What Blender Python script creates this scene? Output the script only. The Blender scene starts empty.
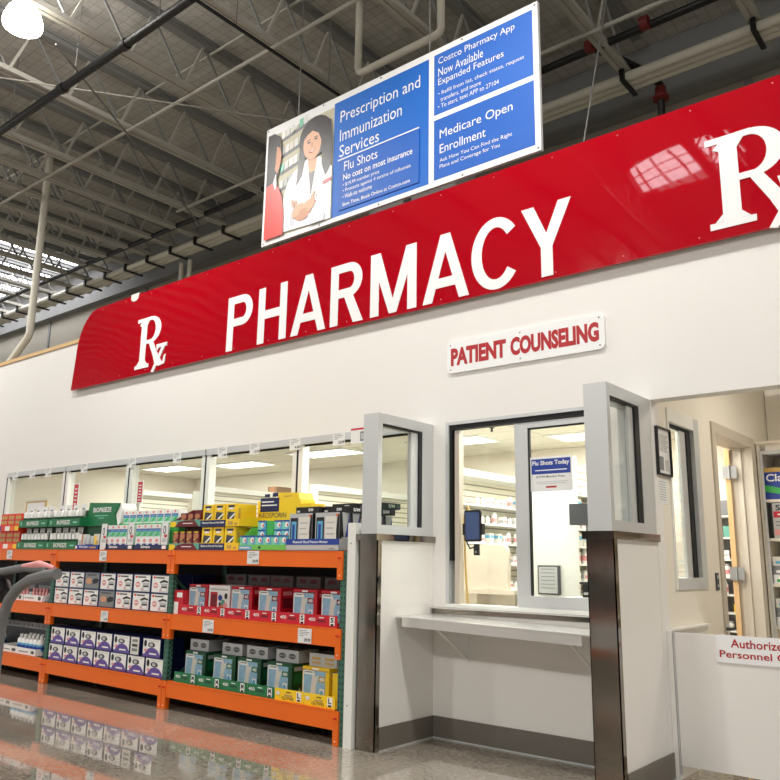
import bpy, math, random
from mathutils import Vector, Matrix
random.seed(7)
C = bpy.context.scene.collection
# ------------------------------------------------------------------ materials
def lin(c):
    c = c/255.0
    return c/12.92 if c <= .04045 else ((c+.055)/1.055)**2.4
M = {}
def mat(name, col, rough=.5, metal=0, noise=0, nscale=6, bump=0, bscale=60, spec=None, coat=0, rnoise=0, stretch=None):
    m = bpy.data.materials.new(name); m.use_nodes = True
    nt = m.node_tree; b = nt.nodes['Principled BSDF']
    c = tuple(lin(x) for x in col)+(1,)
    b.inputs['Base Color'].default_value = c
    b.inputs['Roughness'].default_value = rough; b.inputs['Metallic'].default_value = metal
    if spec is not None: b.inputs['Specular IOR Level'].default_value = spec
    if coat: b.inputs['Coat Weight'].default_value = coat; b.inputs['Coat Roughness'].default_value = .03
    tc = nt.nodes.new('ShaderNodeTexCoord'); src = tc.outputs['Object']
    if stretch:
        mp = nt.nodes.new('ShaderNodeMapping'); mp.inputs['Scale'].default_value = stretch
        nt.links.new(src, mp.inputs['Vector']); src = mp.outputs['Vector']
    if noise or rnoise:
        n = nt.nodes.new('ShaderNodeTexNoise'); n.inputs['Scale'].default_value = nscale; n.inputs['Detail'].default_value = 5
        nt.links.new(src, n.inputs['Vector'])
        if noise:
            mx = nt.nodes.new('ShaderNodeMix'); mx.data_type = 'RGBA'
            mx.inputs['A'].default_value = tuple(x*(1-noise) for x in c[:3])+(1,)
            mx.inputs['B'].default_value = tuple(min(1, x*(1+noise)) for x in c[:3])+(1,)
            nt.links.new(n.outputs['Fac'], mx.inputs['Factor']); nt.links.new(mx.outputs['Result'], b.inputs['Base Color'])
        if rnoise:
            mr = nt.nodes.new('ShaderNodeMapRange'); mr.inputs['From Min'].default_value = .3; mr.inputs['From Max'].default_value = .7
            mr.inputs['To Min'].default_value = max(0, rough-rnoise); mr.inputs['To Max'].default_value = rough+rnoise
            nt.links.new(n.outputs['Fac'], mr.inputs['Value']); nt.links.new(mr.outputs['Result'], b.inputs['Roughness'])
    if bump:
        n2 = nt.nodes.new('ShaderNodeTexNoise'); n2.inputs['Scale'].default_value = bscale
        nt.links.new(src, n2.inputs['Vector'])
        bp = nt.nodes.new('ShaderNodeBump'); bp.inputs['Strength'].default_value = bump; bp.inputs['Distance'].default_value = .02
        nt.links.new(n2.outputs['Fac'], bp.inputs['Height']); nt.links.new(bp.outputs['Normal'], b.inputs['Normal'])
    M[name] = m
    return m
def emis(name, col, strength):
    m = bpy.data.materials.new(name); m.use_nodes = True; nt = m.node_tree; nt.nodes.clear()
    e = nt.nodes.new('ShaderNodeEmission'); o = nt.nodes.new('ShaderNodeOutputMaterial')
    e.inputs['Color'].default_value = tuple(lin(x) for x in col)+(1,); e.inputs['Strength'].default_value = strength
    nt.links.new(e.outputs[0], o.inputs[0]); M[name] = m
mat('wall_white', (234, 231, 226), .55, noise=.015, nscale=1.5, bump=.02)
mat('wall_cream', (233, 226, 212), .6, noise=.02, nscale=2)
mat('laminate', (234, 231, 226), .35, noise=.01, nscale=4)
mat('beige', (226, 214, 196), .5, noise=.02)
mat('wood', (214, 176, 120), .5, noise=.15, nscale=4, stretch=(1, 1, 12))
mat('door_wood', (224, 186, 134), .4, noise=.12, nscale=5, stretch=(8, 8, .6))
mat('door_frame', (196, 186, 170), .45, noise=.01)
mat('alu', (206, 208, 208), .4, metal=.3, noise=.02, nscale=3)
mat('hinge_steel', (140, 140, 138), .5)
mat('white_metal', (232, 232, 226), .4)
mat('steel', (146, 140, 131), .11, metal=1, noise=.12, nscale=3, rnoise=.08, bump=.05, bscale=3, stretch=(1, 1, .5))
mat('bright_steel', (222, 221, 217), .25, metal=.55, noise=.05, nscale=8, stretch=(.3, 6, 6))
mat('base_gray', (112, 106, 98), .45, noise=.05)
mat('rubber', (14, 14, 14), .6)
mat('black', (20, 20, 22), .4)
mat('orange', (236, 106, 16), .42, noise=.08, nscale=2.5, bump=.03, bscale=8)
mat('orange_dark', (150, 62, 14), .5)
mat('green_rack', (60, 104, 88), .5, noise=.15, nscale=9)
mat('dark_deck', (52, 50, 48), .7, noise=.2)
mat('wire', (150, 150, 148), .4, metal=.6)
mat('deck', (150, 147, 141), .85)
mat('joist', (176, 173, 164), .5, noise=.06, nscale=2)
mat('chord_gray', (128, 128, 126), .6, noise=.06, nscale=2)
mat('pipe_black', (16, 16, 17), .45)
mat('pipe_red', (110, 24, 18), .5)
mat('pipe_beige', (216, 212, 198), .5, noise=.06, nscale=4)
mat('duct', (150, 150, 148), .5, noise=.06)
mat('back_wall', (160, 155, 142), .8, noise=.08, nscale=1)
mat('glove_blue', (150, 190, 215), .4, noise=.25, nscale=30)
mat('red_sign', (172, 2, 24), .025, coat=.2, spec=.5)
mat('sign_white', (240, 240, 240), .5)
mat('sign_blue', (22, 104, 198), .55, noise=.03, nscale=2)
mat('sign_blue2', (36, 98, 190), .55, noise=.03, nscale=2)
mat('sign_blue3', (46, 104, 196), .55, noise=.06, nscale=1.2)
mat('crimson', (176, 24, 34), .4)
mat('red', (196, 22, 42), .4)
mat('dark_red', (122, 18, 34), .45)
mat('maroon', (108, 26, 34), .45)
mat('pink', (226, 150, 150), .45)
mat('white', (240, 239, 236), .4)
mat('off_white', (222, 218, 208), .5)
mat('paper', (228, 228, 226), .6)
mat('light_gray', (186, 188, 188), .5)
mat('gray', (128, 130, 131), .5)
mat('dark_gray', (66, 67, 70), .5)
mat('navy', (22, 34, 82), .4)
mat('blue', (34, 62, 150), .4)
mat('sky', (96, 170, 206), .4)
mat('purple', (96, 72, 152), .4)
mat('green', (22, 112, 66), .4)
mat('dark_green', (18, 74, 44), .45)
mat('bright_green', (64, 176, 84), .4)
mat('lime', (112, 196, 88), .4)
mat('teal', (96, 164, 146), .45)
mat('mint', (128, 206, 180), .4)
mat('yellow', (246, 206, 34), .4)
mat('gold', (196, 160, 84), .4, noise=.2, nscale=30)
mat('copper', (186, 122, 84), .4, noise=.25, nscale=25)
mat('cardboard', (150, 116, 80), .7, noise=.08)
mat('red_orange', (226, 62, 34), .4)
mat('skin', (226, 178, 148), .5)
mat('skin2', (206, 150, 120), .5)
mat('hair', (34, 26, 28), .4)
mat('coat_white', (238, 238, 240), .4)
mat('coat_shade', (204, 206, 214), .4)
mat('coral', (228, 84, 78), .4)
mat('photo_bg', (196, 190, 164), .5, noise=.12, nscale=5)
mat('screen', (70, 88, 132), .12)
mat('foam_grip', (112, 112, 112), .75, bump=.2)
mat('grey_print', (176, 178, 182), .5)
# glass
def glass(name, tint=(246, 248, 246), refl=.10):
    m = bpy.data.materials.new(name); m.use_nodes = True; nt = m.node_tree; nt.nodes.clear()
    o = nt.nodes.new('ShaderNodeOutputMaterial'); t = nt.nodes.new('ShaderNodeBsdfTransparent'); g = nt.nodes.new('ShaderNodeBsdfGlossy')
    t.inputs['Color'].default_value = tuple(lin(x) for x in tint)+(1,); g.inputs['Roughness'].default_value = .01
    mx = nt.nodes.new('ShaderNodeMixShader'); lw = nt.nodes.new('ShaderNodeLayerWeight'); pw = nt.nodes.new('ShaderNodeMath'); pw.operation = 'POWER'; pw.inputs[1].default_value = 5
    mr = nt.nodes.new('ShaderNodeMath'); mr.operation = 'MULTIPLY_ADD'; mr.inputs[1].default_value = .9; mr.inputs[2].default_value = .035
    nt.links.new(lw.outputs['Facing'], pw.inputs[0]); nt.links.new(pw.outputs[0], mr.inputs[0]); nt.links.new(mr.outputs[0], mx.inputs[0])
    nt.links.new(t.outputs[0], mx.inputs[1]); nt.links.new(g.outputs[0], mx.inputs[2]); nt.links.new(mx.outputs[0], o.inputs[0]); M[name] = m
glass('glass')
emis('panel_light', (255, 252, 244), 3.0)
emis('lamp_glow', (255, 250, 235), 9.0)
emis('skylight_glow', (250, 250, 255), 9.0)
# floor: polished mottled concrete
def floor_mat():
    m = mat('concrete', (140, 130, 116), .16); nt = m.node_tree; b = nt.nodes['Principled BSDF']
    tc = nt.nodes.new('ShaderNodeTexCoord')
    n1 = nt.nodes.new('ShaderNodeTexNoise'); n1.inputs['Scale'].default_value = 1.3; n1.inputs['Detail'].default_value = 8
    n2 = nt.nodes.new('ShaderNodeTexNoise'); n2.inputs['Scale'].default_value = 26; n2.inputs['Detail'].default_value = 6
    for n in (n1, n2): nt.links.new(tc.outputs['Object'], n.inputs['Vector'])
    ad = nt.nodes.new('ShaderNodeMath'); ad.operation = 'ADD'; nt.links.new(n1.outputs['Fac'], ad.inputs[0]); nt.links.new(n2.outputs['Fac'], ad.inputs[1])
    cr = nt.nodes.new('ShaderNodeValToRGB')
    mr = nt.nodes.new('ShaderNodeMath'); mr.operation = 'MULTIPLY'; mr.inputs[1].default_value = .5
    nt.links.new(ad.outputs[0], mr.inputs[0]); nt.links.new(mr.outputs[0], cr.inputs['Fac'])
    cr.color_ramp.elements[0].position = .36; cr.color_ramp.elements[0].color = (lin(124), lin(116), lin(104), 1)
    cr.color_ramp.elements[1].position = .62; cr.color_ramp.elements[1].color = (lin(170), lin(161), lin(147), 1)
    nt.links.new(cr.outputs[0], b.inputs['Base Color'])
    r = nt.nodes.new('ShaderNodeMapRange'); r.inputs['From Min'].default_value = .35; r.inputs['From Max'].default_value = .65
    r.inputs['To Min'].default_value = .03; r.inputs['To Max'].default_value = .07
    nt.links.new(n1.outputs['Fac'], r.inputs['Value']); nt.links.new(r.outputs[0], b.inputs['Roughness'])
    b.inputs['Specular IOR Level'].default_value = .5; b.inputs['Coat Weight'].default_value = .55; b.inputs['Coat Roughness'].default_value = .02
floor_mat()
# quilted roof insulation
def quilt():
    m = M['deck']; nt = m.node_tree; b = nt.nodes['Principled BSDF']
    tc = nt.nodes.new('ShaderNodeTexCoord'); br = nt.nodes.new('ShaderNodeTexBrick')
    br.offset = 0; br.inputs['Scale'].default_value = 1; br.inputs['Brick Width'].default_value = .15; br.inputs['Row Height'].default_value = .15
    br.inputs['Mortar Size'].default_value = .008; br.inputs['Mortar Smooth'].default_value = .6
    br.inputs['Color1'].default_value = (lin(188), lin(185), lin(178), 1); br.inputs['Color2'].default_value = (lin(178), lin(175), lin(168), 1)
    br.inputs['Mortar'].default_value = (lin(152), lin(149), lin(143), 1)
    n = nt.nodes.new('ShaderNodeTexNoise'); n.inputs['Scale'].default_value = 1.2; n.inputs['Detail'].default_value = 4
    nt.links.new(tc.outputs['Object'], br.inputs['Vector']); nt.links.new(tc.outputs['Object'], n.inputs['Vector'])
    nt.links.new(br.outputs['Color'], b.inputs['Base Color'])
    bp = nt.nodes.new('ShaderNodeBump'); bp.inputs['Strength'].default_value = .6; bp.inputs['Distance'].default_value = .25
    nt.links.new(n.outputs['Fac'], bp.inputs['Height']); nt.links.new(bp.outputs['Normal'], b.inputs['Normal'])
quilt()
def tiles():
    m = mat('tile', (232, 229, 218), .8); nt = m.node_tree; b = nt.nodes['Principled BSDF']
    tc = nt.nodes.new('ShaderNodeTexCoord'); br = nt.nodes.new('ShaderNodeTexBrick'); br.offset = 0
    br.inputs['Scale'].default_value = 1; br.inputs['Brick Width'].default_value = 1.2; br.inputs['Row Height'].default_value = .6
    br.inputs['Mortar Size'].default_value = .012; br.inputs['Color1'].default_value = (lin(230), lin(226), lin(212), 1)
    br.inputs['Color2'].default_value = (lin(226), lin(221), lin(206), 1); br.inputs['Mortar'].default_value = (lin(198), lin(194), lin(182), 1)
    nt.links.new(tc.outputs['Object'], br.inputs['Vector']); nt.links.new(br.outputs['Color'], b.inputs['Base Color'])
tiles()
def slat():
    m = mat('slatwall', (226, 221, 204), .6); nt = m.node_tree; b = nt.nodes['Principled BSDF']
    tc = nt.nodes.new('ShaderNodeTexCoord'); w = nt.nodes.new('ShaderNodeTexWave'); w.bands_direction = 'Z'; w.inputs['Scale'].default_value = 4.2
    cr = nt.nodes.new('ShaderNodeValToRGB'); cr.color_ramp.elements[0].position = .05; cr.color_ramp.elements[0].color = (lin(150), lin(145), lin(130), 1)
    cr.color_ramp.elements[1].position = .22; cr.color_ramp.elements[1].color = (lin(228), lin(223), lin(206), 1)
    nt.links.new(tc.outputs['Object'], w.inputs['Vector']); nt.links.new(w.outputs['Fac'], cr.inputs[0]); nt.links.new(cr.outputs[0], b.inputs['Base Color'])
slat()
# wavy glossy acrylic of the big sign
def wavy():
    m = M['red_sign']; nt = m.node_tree; b = nt.nodes['Principled BSDF']
    tc = nt.nodes.new('ShaderNodeTexCoord'); n = nt.nodes.new('ShaderNodeTexNoise'); n.inputs['Scale'].default_value = .55; n.inputs['Detail'].default_value = 1
    nt.links.new(tc.outputs['Object'], n.inputs['Vector'])
    bp = nt.nodes.new('ShaderNodeBump'); bp.inputs['Strength'].default_value = .5; bp.inputs['Distance'].default_value = .07
    nt.links.new(n.outputs['Fac'], bp.inputs['Height']); nt.links.new(bp.outputs['Normal'], b.inputs['Normal'])
wavy()
# ------------------------------------------------------------------ mesh builder
_fc = {}
def glyphs(s, bold=0.0, shear=0.0):
    k = (s, bold, shear)
    if k not in _fc:
        cu = bpy.data.curves.new('lettering', 'FONT'); cu.body = s; cu.offset = bold; cu.shear = shear; cu.resolution_u = 3
        cu.align_x = 'LEFT'; cu.space_line = .95
        o = bpy.data.objects.new('lettering', cu)
        me = bpy.data.meshes.new_from_object(o)
        vs = [(v.co.x, v.co.y) for v in me.vertices]; fs = [tuple(p.vertices) for p in me.polygons]
        x0 = min(v[0] for v in vs); x1 = max(v[0] for v in vs); y0 = min(v[1] for v in vs); y1 = max(v[1] for v in vs)
        _fc[k] = ([((x-x0)/(x1-x0), (y-y0)/(y1-y0)) for x, y in vs], fs)
        bpy.data.objects.remove(o); bpy.data.curves.remove(cu); bpy.data.meshes.remove(me)
    return _fc[k]
X, Y, Z = Vector((1, 0, 0)), Vector((0, 1, 0)), Vector((0, 0, 1))
class MB:
    def __init__(s): s.v = []; s.f = []; s.m = []; s.sm = []; s.mats = []
    def mi(s, m):
        if m not in s.mats: s.mats.append(m)
        return s.mats.index(m)
    def add(s, vs, fs, m, smooth=False):
        b = len(s.v); s.v += [tuple(v) for v in vs]; i = s.mi(m)
        for f in fs: s.f.append(tuple(b+k for k in f)); s.m.append(i); s.sm.append(smooth)
        return s
    def box(s, x0, x1, y0, y1, z0, z1, m):
        vs = [(x0, y0, z0), (x1, y0, z0), (x1, y1, z0), (x0, y1, z0), (x0, y0, z1), (x1, y0, z1), (x1, y1, z1), (x0, y1, z1)]
        return s.add(vs, [(0, 3, 2, 1), (4, 5, 6, 7), (0, 1, 5, 4), (1, 2, 6, 5), (2, 3, 7, 6), (3, 0, 4, 7)], m)
    def bar(s, a, b, w, h, m, up=Z):
        a = Vector(a); b = Vector(b); d = (b-a).normalized(); r = d.cross(up)
        if r.length < 1e-4: r = d.cross(X)
        r.normalize(); u = r.cross(d)
        vs = [p+r*sx*w/2+u*sz*h/2 for p in (a, b) for sx, sz in ((-1, -1), (1, -1), (1, 1), (-1, 1))]
        return s.add(vs, [(0, 1, 2, 3), (7, 6, 5, 4), (0, 4, 5, 1), (1, 5, 6, 2), (2, 6, 7, 3), (3, 7, 4, 0)], m)
    def tube(s, pts, r, m, n=12, caps=True):
        pts = [Vector(p) for p in pts]; rings = []; N = len(pts); pu = None
        for i, p in enumerate(pts):
            d = ((pts[min(i+1, N-1)]-p).normalized()+(p-pts[max(i-1, 0)]).normalized()).normalized()
            if pu is None:
                pu = d.orthogonal().normalized()
            pu = (pu-d*pu.dot(d)).normalized(); w = d.cross(pu)
            rr = r[i] if isinstance(r, (list, tuple)) else r
            rings.append([p+pu*math.cos(2*math.pi*k/n)*rr+w*math.sin(2*math.pi*k/n)*rr for k in range(n)])
        vs = [v for q in rings for v in q]; fs = []
        for i in range(N-1):
            for k in range(n): fs.append((i*n+k, i*n+(k+1) % n, (i+1)*n+(k+1) % n, (i+1)*n+k))
        s.add(vs, fs, m, True)
        if caps: s.add(rings[0], [tuple(range(n-1, -1, -1))], m); s.add(rings[-1], [tuple(range(n))], m)
        return s
    def lathe(s, prof, m, c=(0, 0, 0), n=16):
        vs = []; fs = []; N = len(prof)
        for r, z in prof:
            for k in range(n): a = 2*math.pi*k/n; vs.append((c[0]+r*math.cos(a), c[1]+r*math.sin(a), c[2]+z))
        for i in range(N-1):
            for k in range(n): fs.append((i*n+k, i*n+(k+1) % n, (i+1)*n+(k+1) % n, (i+1)*n+k))
        s.add(vs, fs, m, True); s.add(vs[:n], [tuple(range(n-1, -1, -1))], m); s.add(vs[-n:], [tuple(range(n))], m)
        return s
    def poly(s, pts, o, u, v, m, depth=0):
        o = Vector(o); u = Vector(u); v = Vector(v); nn = u.cross(v).normalized(); n = len(pts)
        ar = sum(pts[i][0]*pts[(i+1) % n][1]-pts[(i+1) % n][0]*pts[i][1] for i in range(n))
        if ar < 0: pts = pts[::-1]
        top = [o+u*a+v*b+nn*depth for a, b in pts]
        if not depth: return s.add(top, [tuple(range(n))], m)
        bot = [o+u*a+v*b for a, b in pts]
        fs = [tuple(range(n))]+[(n+i, n+(i+1) % n, (i+1) % n, i) for i in range(n)]
        return s.add(top+bot, fs, m)
    def arc(s, c, ro, ri, a0, a1, o, u, v, m, depth=0, n=20):
        for i in range(n):
            t0 = math.radians(a0+(a1-a0)*i/n); t1 = math.radians(a0+(a1-a0)*(i+1)/n)
            P = [(c[0]+ri[0]*math.cos(t0), c[1]+ri[1]*math.sin(t0)), (c[0]+ro[0]*math.cos(t0), c[1]+ro[1]*math.sin(t0)),
                 (c[0]+ro[0]*math.cos(t1), c[1]+ro[1]*math.sin(t1)), (c[0]+ri[0]*math.cos(t1), c[1]+ri[1]*math.sin(t1))]
            s.poly(P, o, u, v, m, depth)
        return s
    def text(s, t, o, u, v, w, h, m, bold=0.0, shear=0.0, off=.001):
        vs, fs = glyphs(t, bold, shear); o = Vector(o); u = Vector(u); v = Vector(v); n = u.cross(v).normalized()
        return s.add([o+u*a*w+v*b*h+n*off for a, b in vs], fs, m)
    def mesh(s, name, origin=(0, 0, 0)):
        me = bpy.data.meshes.new(name); o = Vector(origin)
        me.from_pydata([tuple(Vector(v)-o) for v in s.v], [], s.f)
        for m in s.mats: me.materials.append(M[m])
        me.polygons.foreach_set('material_index', s.m); me.polygons.foreach_set('use_smooth', s.sm); me.update()
        return me
    def build(s, name, parent=None, origin=None):
        if origin is None: origin = parent.location if parent else (0, 0, 0)
        if parent is not None and parent.parent is not None: origin = Vector(parent.parent.location)+Vector(parent.location)
        me = s.mesh(name, origin); ob = bpy.data.objects.new(name, me); C.objects.link(ob)
        if parent: ob.parent = parent
        else: ob.location = origin
        return ob
def tag(o, label=None, cat=None, group=None, kind=None):
    if label: o['label'] = label
    if cat: o['category'] = cat
    if group: o['group'] = group
    if kind: o['kind'] = kind
    return o
def thing(name, loc, label, cat, group=None):
    o = bpy.data.objects.new(name, None); C.objects.link(o); o.location = loc; o.empty_display_size = .1
    return tag(o, label, cat, group)
def put(me, name, loc, label, cat, group=None, rz=0):
    o = bpy.data.objects.new(name, me); C.objects.link(o); o.location = loc; o.rotation_euler = (0, 0, rz)
    return tag(o, label, cat, group)
def dup(o, loc, label=None, group=None):
    r = o.copy(); C.objects.link(r); r.location = loc
    if label: r['label'] = label
    if group: r['group'] = group
    for ch in list(o.children):
        c = ch.copy(); C.objects.link(c); c.parent = r
        for g in list(ch.children):
            d = g.copy(); C.objects.link(d); d.parent = c
    return r
def struct(name, mb, origin=(0, 0, 0), parent=None):
    o = mb.build(name, parent, origin if parent is None else None)
    if parent is None: tag(o, kind='structure')
    return o
ORD = ['first', 'second', 'third', 'fourth', 'fifth', 'sixth', 'seventh', 'eighth', 'ninth', 'tenth', 'eleventh', 'twelfth', 'thirteenth', 'fourteenth',
       'fifteenth', 'sixteenth', 'seventeenth', 'eighteenth', 'nineteenth', 'twentieth', 'twenty-first', 'twenty-second', 'twenty-third', 'twenty-fourth']
def nth(i, n=None, a='leftmost', b='rightmost', frm='left'):
    if n and i == 0: return a
    if n and i == n-1: return b
    return ORD[i]+' from the '+frm
YF = 6.05; YR = 5.202; YW = 5.235; TW = .15
# ------------------------------------------------------------------ shell
m = MB(); m.box(-34, 14, -26, 12, -.2, 0, 'concrete'); struct('floor', m)
m = MB(); m.box(-34, 14, -26, 10.45, 8.85, 9.0, 'deck')
struct('ceiling', m)
m = MB()
x0, x1, x2, x3, x4 = -20., -13.05, -4.68, -4.29, -2.74
m.box(x0, x1, YF, YF+TW, 0, 4.74, 'wall_white'); m.box(x1, x2, YF, YF+TW, 0, 1.50, 'wall_white'); m.box(x1, x2, YF, YF+TW, 2.83, 4.74, 'wall_white')
m.box(x2, x3, YF, YF+TW, 0, 4.74, 'wall_white'); m.box(x3, x4, YF, YF+TW, 0, 1.12, 'wall_white'); m.box(x3, x4, YF, YF+TW, 2.81, 4.74, 'wall_white')
m.box(x4, -2.31, YF, YF+TW, 0, 4.74, 'wall_white'); m.box(-2.31, .7, YF, YF+TW, 2.80, 4.74, 'wall_white'); m.box(.7, 3, YF, YF+TW, 0, 4.74, 'wall_white')
struct('wall_front', m)
m = MB(); m.box(-20, 3, YF-.02, YF+TW+.02, 4.742, 4.80, 'wood'); struct('trim_1', m)
m = MB(); m.box(-34, 14, 10.3, 10.45, 0, 8.85, 'back_wall')
for i in range(10): m.box(-30+4.6*i, -29.9+4.6*i, 10.27, 10.299, 0, 7.9, 'chord_gray')
m.box(-34, 14, 10.1, 10.299, 7.9, 8.84, 'chord_gray'); m.box(-34, 14, 10.2, 10.299, 6.95, 7.05, 'chord_gray')
struct('wall_back', m)
# interior of the pharmacy
m = MB(); m.box(-13.65, -2.52, YF+TW+.005, 10.25, 3.11, 3.2, 'tile'); m.box(-2.52, 1.0, YF+TW+.005, 9.1, 3.6, 3.7, 'wall_cream'); struct('ceiling_1', m)
m = MB(); m.box(-13.65, -2.5, 10.1, 10.19, 0, 3.109, 'wall_cream'); struct('wall_rear', m)
m = MB(); m.box(-13.65, -13.5, YF+TW+.005, 10.09, 0, 3.109, 'wall_cream'); struct('wall_left', m)
# side wall of the alcove with window and door openings
m = MB(); xa, xb = -2.51, -2.312; ya, yb = YF+TW+.005, 10.2
m.box(xa, xb, ya, 6.38, 0, 3.6, 'wall_cream'); m.box(xa, xb, 6.38, 7.13, 0, 1.33, 'wall_cream'); m.box(xa, xb, 6.38, 7.13, 2.79, 3.6, 'wall_cream')
m.box(xa, xb, 7.13, 7.55, 0, 3.6, 'wall_cream'); m.box(xa, xb, 7.55, 8.80, 2.80, 3.6, 'wall_cream'); m.box(xa, xb, 8.80, yb, 0, 3.6, 'wall_cream')
struct('wall_side', m)
m = MB(); m.box(-2.305, 1.0, 9.5, 9.6, 0, 3.6, 'wall_cream'); struct('wall_alcove', m)
m = MB(); m.box(.9, 1.0, YF+TW+.005, 9.49, 0, 3.6, 'wall_cream'); struct('wall_right', m)
# baseboards
def bb(n, *b):
    m = MB(); m.box(*b, .012, .185, 'base_gray')
    x0, x1, y0, y1 = b; m.box(x0, x1, y0, y1, 0, .012, 'light_gray'); struct('baseboard_'+n, m)
bb('bay', -4.425, -2.505, YF-.012, YF-.001); bb('left_wing', -4.429, -4.419, 5.30, YF-.012); bb('right_wing', -2.309, -2.299, 5.30, 6.12)
bb('right_wing_inner', -2.52, -2.505, 5.30, YF-.013)
# ------------------------------------------------------------------ wing stubs
def wing(x0, x1, g0, g1, side):
    t = bpy.data.objects.new('wall_wing_'+side, None); C.objects.link(t); t.location = ((x0+x1)/2, YW, 0); tag(t, kind='structure')
    m = MB(); m.box(x0, x1, YW+.01, YF-.001, 0, 1.69, 'laminate'); m.build('stub_wall', t)
    m = MB(); m.box(x0-.006, x1+.006, YW, YW+.012, .004, 1.69, 'steel'); m.box(x1, x1+.006, YW, YW+.06, .004, 1.69, 'steel'); m.box(x0-.006, x0, YW, YW+.06, .004, 1.69, 'steel')
    m.build('corner_guard', t)
    m = MB(); m.box(x0-.025, x1+.025, YW-.03, YF-.001, 1.69, 1.745, 'steel'); m.build('cap', t)
    f = bpy.data.objects.new('window_wing_'+side, None); C.objects.link(f); f.location = ((x0+x1)/2, YW, 1.745); tag(f, kind='structure')
    a, b = x0+.012, x1-.002; z0, z1 = 1.746, 2.80
    m = MB(); m.box(a, b, YW, YW+.055, z0, z1, 'alu'); m.box(a, b, g1, YF-.001, z0, z1, 'alu')
    m.box(a, b, YW+.055, g1, z0, z0+.075, 'alu'); m.box(a, b, YW+.055, g1, z1-.09, z1, 'alu')
    m.build('window_frame', f)
    m = MB(); m.box(b-.05, b-.004, g0, g1, z0+.075, z1-.09, 'rubber'); m.box(b-.05, b-.004, YW+.056, g0, z1-.108, z1-.091, 'rubber')
    m.build('gasket', f)
    m = MB(); m.box(b-.05, b-.02, g0-.10, g0, z0+.076, z1-.109, 'alu'); m.build('glazing_bead', f)
    m = MB(); m.box(b-.045, b-.039, YW+.056, g0-.10, z0+.076, z1-.109, 'glass'); m.build('glass_pane', f)
wing(-4.62, -4.431, 5.83, 5.875, 'left'); wing(-2.502, -2.312, 5.74, 5.82, 'right')
m = MB(); m.box(-4.735, -4.645, YR+.0, YF-.002, 0, 1.84, 'white_metal'); m.box(-4.70, -4.692, YR-.003, YR, .33, .34, 'black'); m.box(-4.70, -4.692, YR-.003, YR, 1.66, 1.67, 'black'); struct('trim_2', m)
# ------------------------------------------------------------------ long window
xs = [-13.05, -11.20, -9.53, -7.88, -6.27, -4.68]
for i in range(5):
    a, b = xs[i], xs[i+1]-.03
    if i == 4: b = xs[5]
    t = bpy.data.objects.new('window_%d' % (i+1), None); C.objects.link(t); t.location = ((a+b)/2, YF, 1.5); tag(t, kind='structure')
    m = MB(); y0, y1 = YF+.0, YF+.1
    m.box(a, b, y0, y1, 1.50, 1.55, 'white_metal'); m.box(a, b, y0-.012, y1, 2.755, 2.83, 'alu'); m.box(a, a+.065, y0, y1, 1.55, 2.755, 'white_metal'); m.box(b-.065, b, y0, y1, 1.55, 2.755, 'white_metal')
    m.build('window_frame', t)
    m = MB(); m.box(a-.03, a, y0-.001, y1, 1.5, 2.755, 'rubber'); m.box(a+.065, b-.065, y0+.03, y0+.04, 2.735, 2.755, 'rubber'); m.build('gasket', t)
    m = MB(); m.box(a+.065, b-.065, y0+.05, y0+.056, 1.55, 2.755, 'glass'); m.build('glass_pane', t)
# ------------------------------------------------------------------ counselling window
t = bpy.data.objects.new('window_6', None); C.objects.link(t); t.location = (-3.5, YF, 1.12); tag(t, kind='structure')
a, b, z0, z1 = -4.29, -2.74, 1.12, 2.81
m = MB(); m.box(a, b, YF-.004, YF+.1, z1-.03, z1, 'alu'); m.box(a, a+.035, YF-.004, YF+.12, z0+.02, z1-.03, 'alu'); m.box(b-.03, b, YF, YF+.12, z0+.02, z1-.03, 'alu')
m.box(a+.08, a+.13, YF+.03, YF+.1, z0+.03, z1-.08, 'door_frame'); m.box(a+.035, a+.08, YF+.09, YF+.12, z0+.03, z1-.03, 'alu')
m.box(a, b, YF-.02, YF+.12, z0, z0+.03, 'white_metal'); m.build('window_frame', t)
m = MB(); m.box(a+.036, b-.03, YF+.01, YF+.09, z1-.075, z1-.031, 'rubber'); m.box(a+.036, a+.065, YF+.01, YF+.085, 1.53, z1-.075, 'rubber'); m.build('track_and_reflection', t)  # black head band; the dark side strip paints a reflection on the jamb
sa, sb = -3.56, b-.03
m = MB(); m.box(sa, sa+.13, YF+.02, YF+.07, z0+.031, z1-.08, 'alu'); m.box(sa+.13, sb, YF+.02, YF+.07, z0+.031, z0+.13, 'alu'); m.box(sa+.13, sb, YF+.02, YF+.07, z1-.13, z1-.08, 'alu'); m.box(sb-.07, sb, YF+.02, YF+.07, z0+.13, z1-.13, 'alu')
m.box(sa+.13, sa+.142, YF+.03, YF+.06, z0+.13, z1-.13, 'rubber'); m.box(sa+.142, sb-.07, YF+.03, YF+.06, z1-.142, z1-.13, 'rubber'); fr = m.build('sliding_sash', t)
m = MB(); m.box(sa+.142, sb-.07, YF+.043, YF+.049, z0+.13, z1-.142, 'glass'); m.build('glass_pane', t)
m = MB(); m.box(a+.13, sa, YF+.083, YF+.088, z0+.031, z1-.08, 'glass'); m.build('glass_pane', t)
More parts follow.
